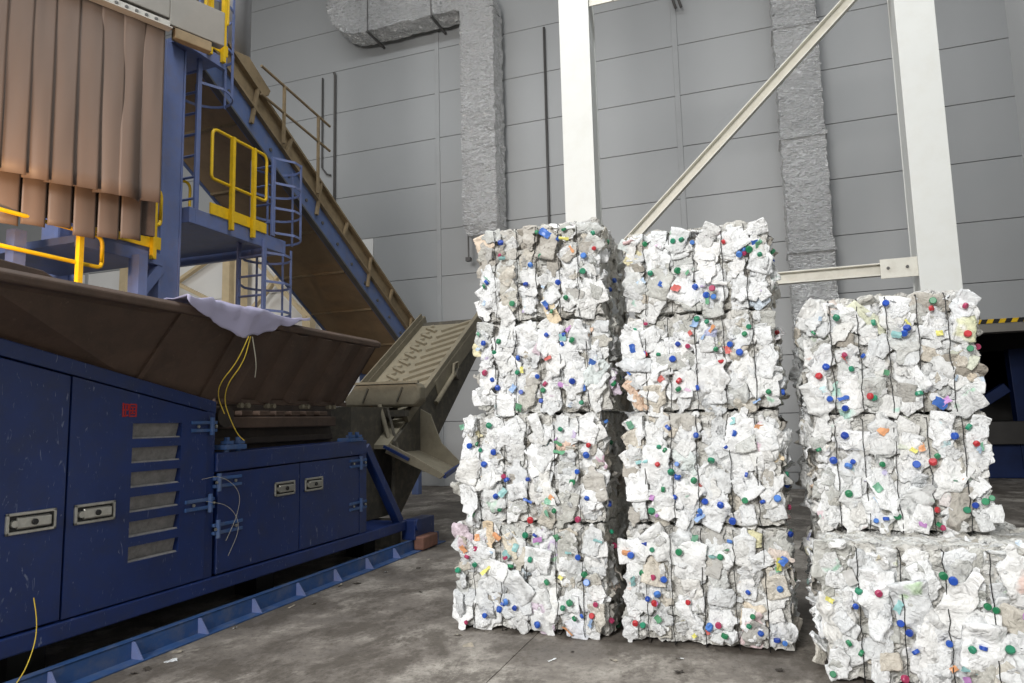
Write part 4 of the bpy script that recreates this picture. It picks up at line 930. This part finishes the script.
    for q in range(caps):
        face = 'front' if q < caps * 0.84 else ('right' if right else 'front')
        x, zz = rg.uniform(-hx, hx), rg.uniform(0.04, H - 0.03)
        pos = Vector((x, -hy - 0.05 - 0.025 * pillow(x) - rg.uniform(0, 0.012), zz)) if face == 'front' else Vector((hx + 0.04, rg.uniform(-hy, 0), zz))
        place(face, pos, CAP, 'bottle_cap', 'cap', rg.uniform(0, 6.28), (rg.gauss(0, 0.7), rg.gauss(0, 0.7)), rg.uniform(0.7, 1.08))
    for q in range(int(caps * 0.5)):
        x, zz = rg.uniform(-hx, hx), rg.uniform(0.05, H - 0.04)
        place('front', Vector((x, -hy - 0.052 - 0.025 * pillow(x) - rg.uniform(0, 0.015), zz)), rg.choice(SCR), 'label_scrap', 'scrap', rg.uniform(0, 6.28), (rg.gauss(0, 0.4), rg.gauss(0, 0.4)), rg.uniform(0.4, 1.0))
    # baling wires
    for x in wires:
        pts = []
        F = -hy - 0.064; n = 14
        ps = [Vector((x + rg.gauss(0, 0.004), F + 0.006 * noise.noise(Vector((x * 7, k, seed))), 0.02 + (H - 0.03) * k / n)) for k in range(n + 1)]
        ps += [Vector((x, -hy * 0.3, H - 0.002)), Vector((x, hy * 0.5, H - 0.002)), Vector((x, hy + 0.04, H - 0.02)), Vector((x, hy + 0.05, H / 2)), Vector((x, hy + 0.04, 0.02)), Vector((x, 0, 0.006)), Vector((x, -hy, 0.006))]
        m = MB().tube(ps, 0.0028, 6, closed=True)
        me = bpy.data.meshes.new('wire'); me.from_pydata(m.v, [], m.f); me.update(); me.materials.append(MATS['wire'])
        o = bpy.data.objects.new('wire', me); COL.objects.link(o); o.parent = root
    return root
YB = 4.84
bale(1, -2.24, -1.06, YB, 0.0, 0.755, 0.5, 'bottom white plastic bale of the leftmost stack, on the floor nearest the shredder', left=True, caps=34)
bale(2, -2.17, -1.05, YB, 0.76, 1.535, -0.5, 'second bale up in the leftmost stack, left edge jutting out with a bottle neck', left=True, caps=26)
b2 = bpy.data.objects['plastic_bale.001']
yv = Vector((-0.80, -0.35, 0.5)).normalized(); zv = Vector((0.3, -0.9, 0.1)); xv = yv.cross(zv).normalized(); zv = xv.cross(yv)
Mj = Matrix((xv, yv, zv)).transposed().to_4x4(); Mj.translation = (-0.56, -0.50, 0.24)
child('jutting_bottle', BOT[5], 'plastic_clear', b2, Mj @ Matrix.Diagonal((0.7, 0.8, 0.9, 1)))
bale(3, -2.04, -0.99, YB, 1.54, 2.225, 0.6, 'third bale up in the leftmost stack, between the jutting bale and the dirty top one', left=True, caps=26)
bale(4, -2.0, -1.02, YB - 0.01, 2.23, 2.95, 0.0, 'topmost bale of the leftmost stack, its upper half greyish and dirty', left=True, top=True, caps=24, dirty=0.1, dirty_top=0.7)
bale(5, -0.99, 0.12, YB, 0.0, 0.765, 0.4, 'bottom white plastic bale of the middle stack, standing on the floor', caps=34)
bale(6, -0.94, 0.13, YB, 0.77, 1.525, -0.4, 'second bale up in the middle stack of four', caps=30)
bale(7, -0.92, 0.13, YB, 1.53, 2.195, 0.3, 'third bale up in the middle stack of four', caps=26)
bale(8, -0.88, 0.13, YB, 2.20, 2.80, 0.0, 'topmost bale of the middle stack, beneath the foot of the slanting brace', top=True, caps=20)
bale(9, 0.23, 1.50, 4.42, 0.0, 0.755, -1.0, 'wide bottom bale of the right stack, standing forward with its top showing', depth=1.35, left=True, top=True, right=False, caps=26)
bale(10, 0.25, 1.27, YB, 0.76, 1.475, 0.5, 'middle bale of the three-high right stack', left=True, right=False, caps=26)
bale(11, 0.27, 1.27, YB, 1.48, 2.23, -0.5, 'topmost bale of the three-high right stack, beneath the right white column', left=True, top=True, caps=28)

# ================================================================ FLOOR LITTER
rg = random.Random(12)
n_ = 0
for _ in range(28):
    q = rg.random()
    if q < 0.4: x, y = rg.uniform(-2.3, 1.4), rg.uniform(4.35, 4.78)
    elif q < 0.75: x, y = -3.85 + rg.random() ** 2 * 0.3, rg.uniform(3.3, 8)
    else: x, y = rg.uniform(-3.5, -2.3), rg.uniform(3.9, 7.5)
    if x > 0.1 and y > 4.3: y = 4.3
    where = 'in front of the bales' if q < 0.4 else 'beside the blue floor rail' if q < 0.75 else 'on open floor between rail and bales'
    m_ = rg.choice(SCR); s = rg.uniform(0.35, 0.9)
    o = bpy.data.objects.new('floor_scrap', m_); COL.objects.link(o); o.location = (x, y, 0.006); o.rotation_euler = (rg.gauss(0, .2), rg.gauss(0, .2), rg.uniform(0, 6.28)); o.scale = (s, s, s)
    o.material_slots[0].link = 'OBJECT'; o.material_slots[0].material = MATS[(km := rg.choice(['crumb', 'crumb_dark', 'crumb', 'plastic_white']))]
    tag(o, {'crumb': 'tiny tan', 'crumb_dark': 'tiny dark', 'plastic_white': 'tiny white'}[km] + ' scrap of litter ' + where, 'scrap', 'litter scraps on the floor')
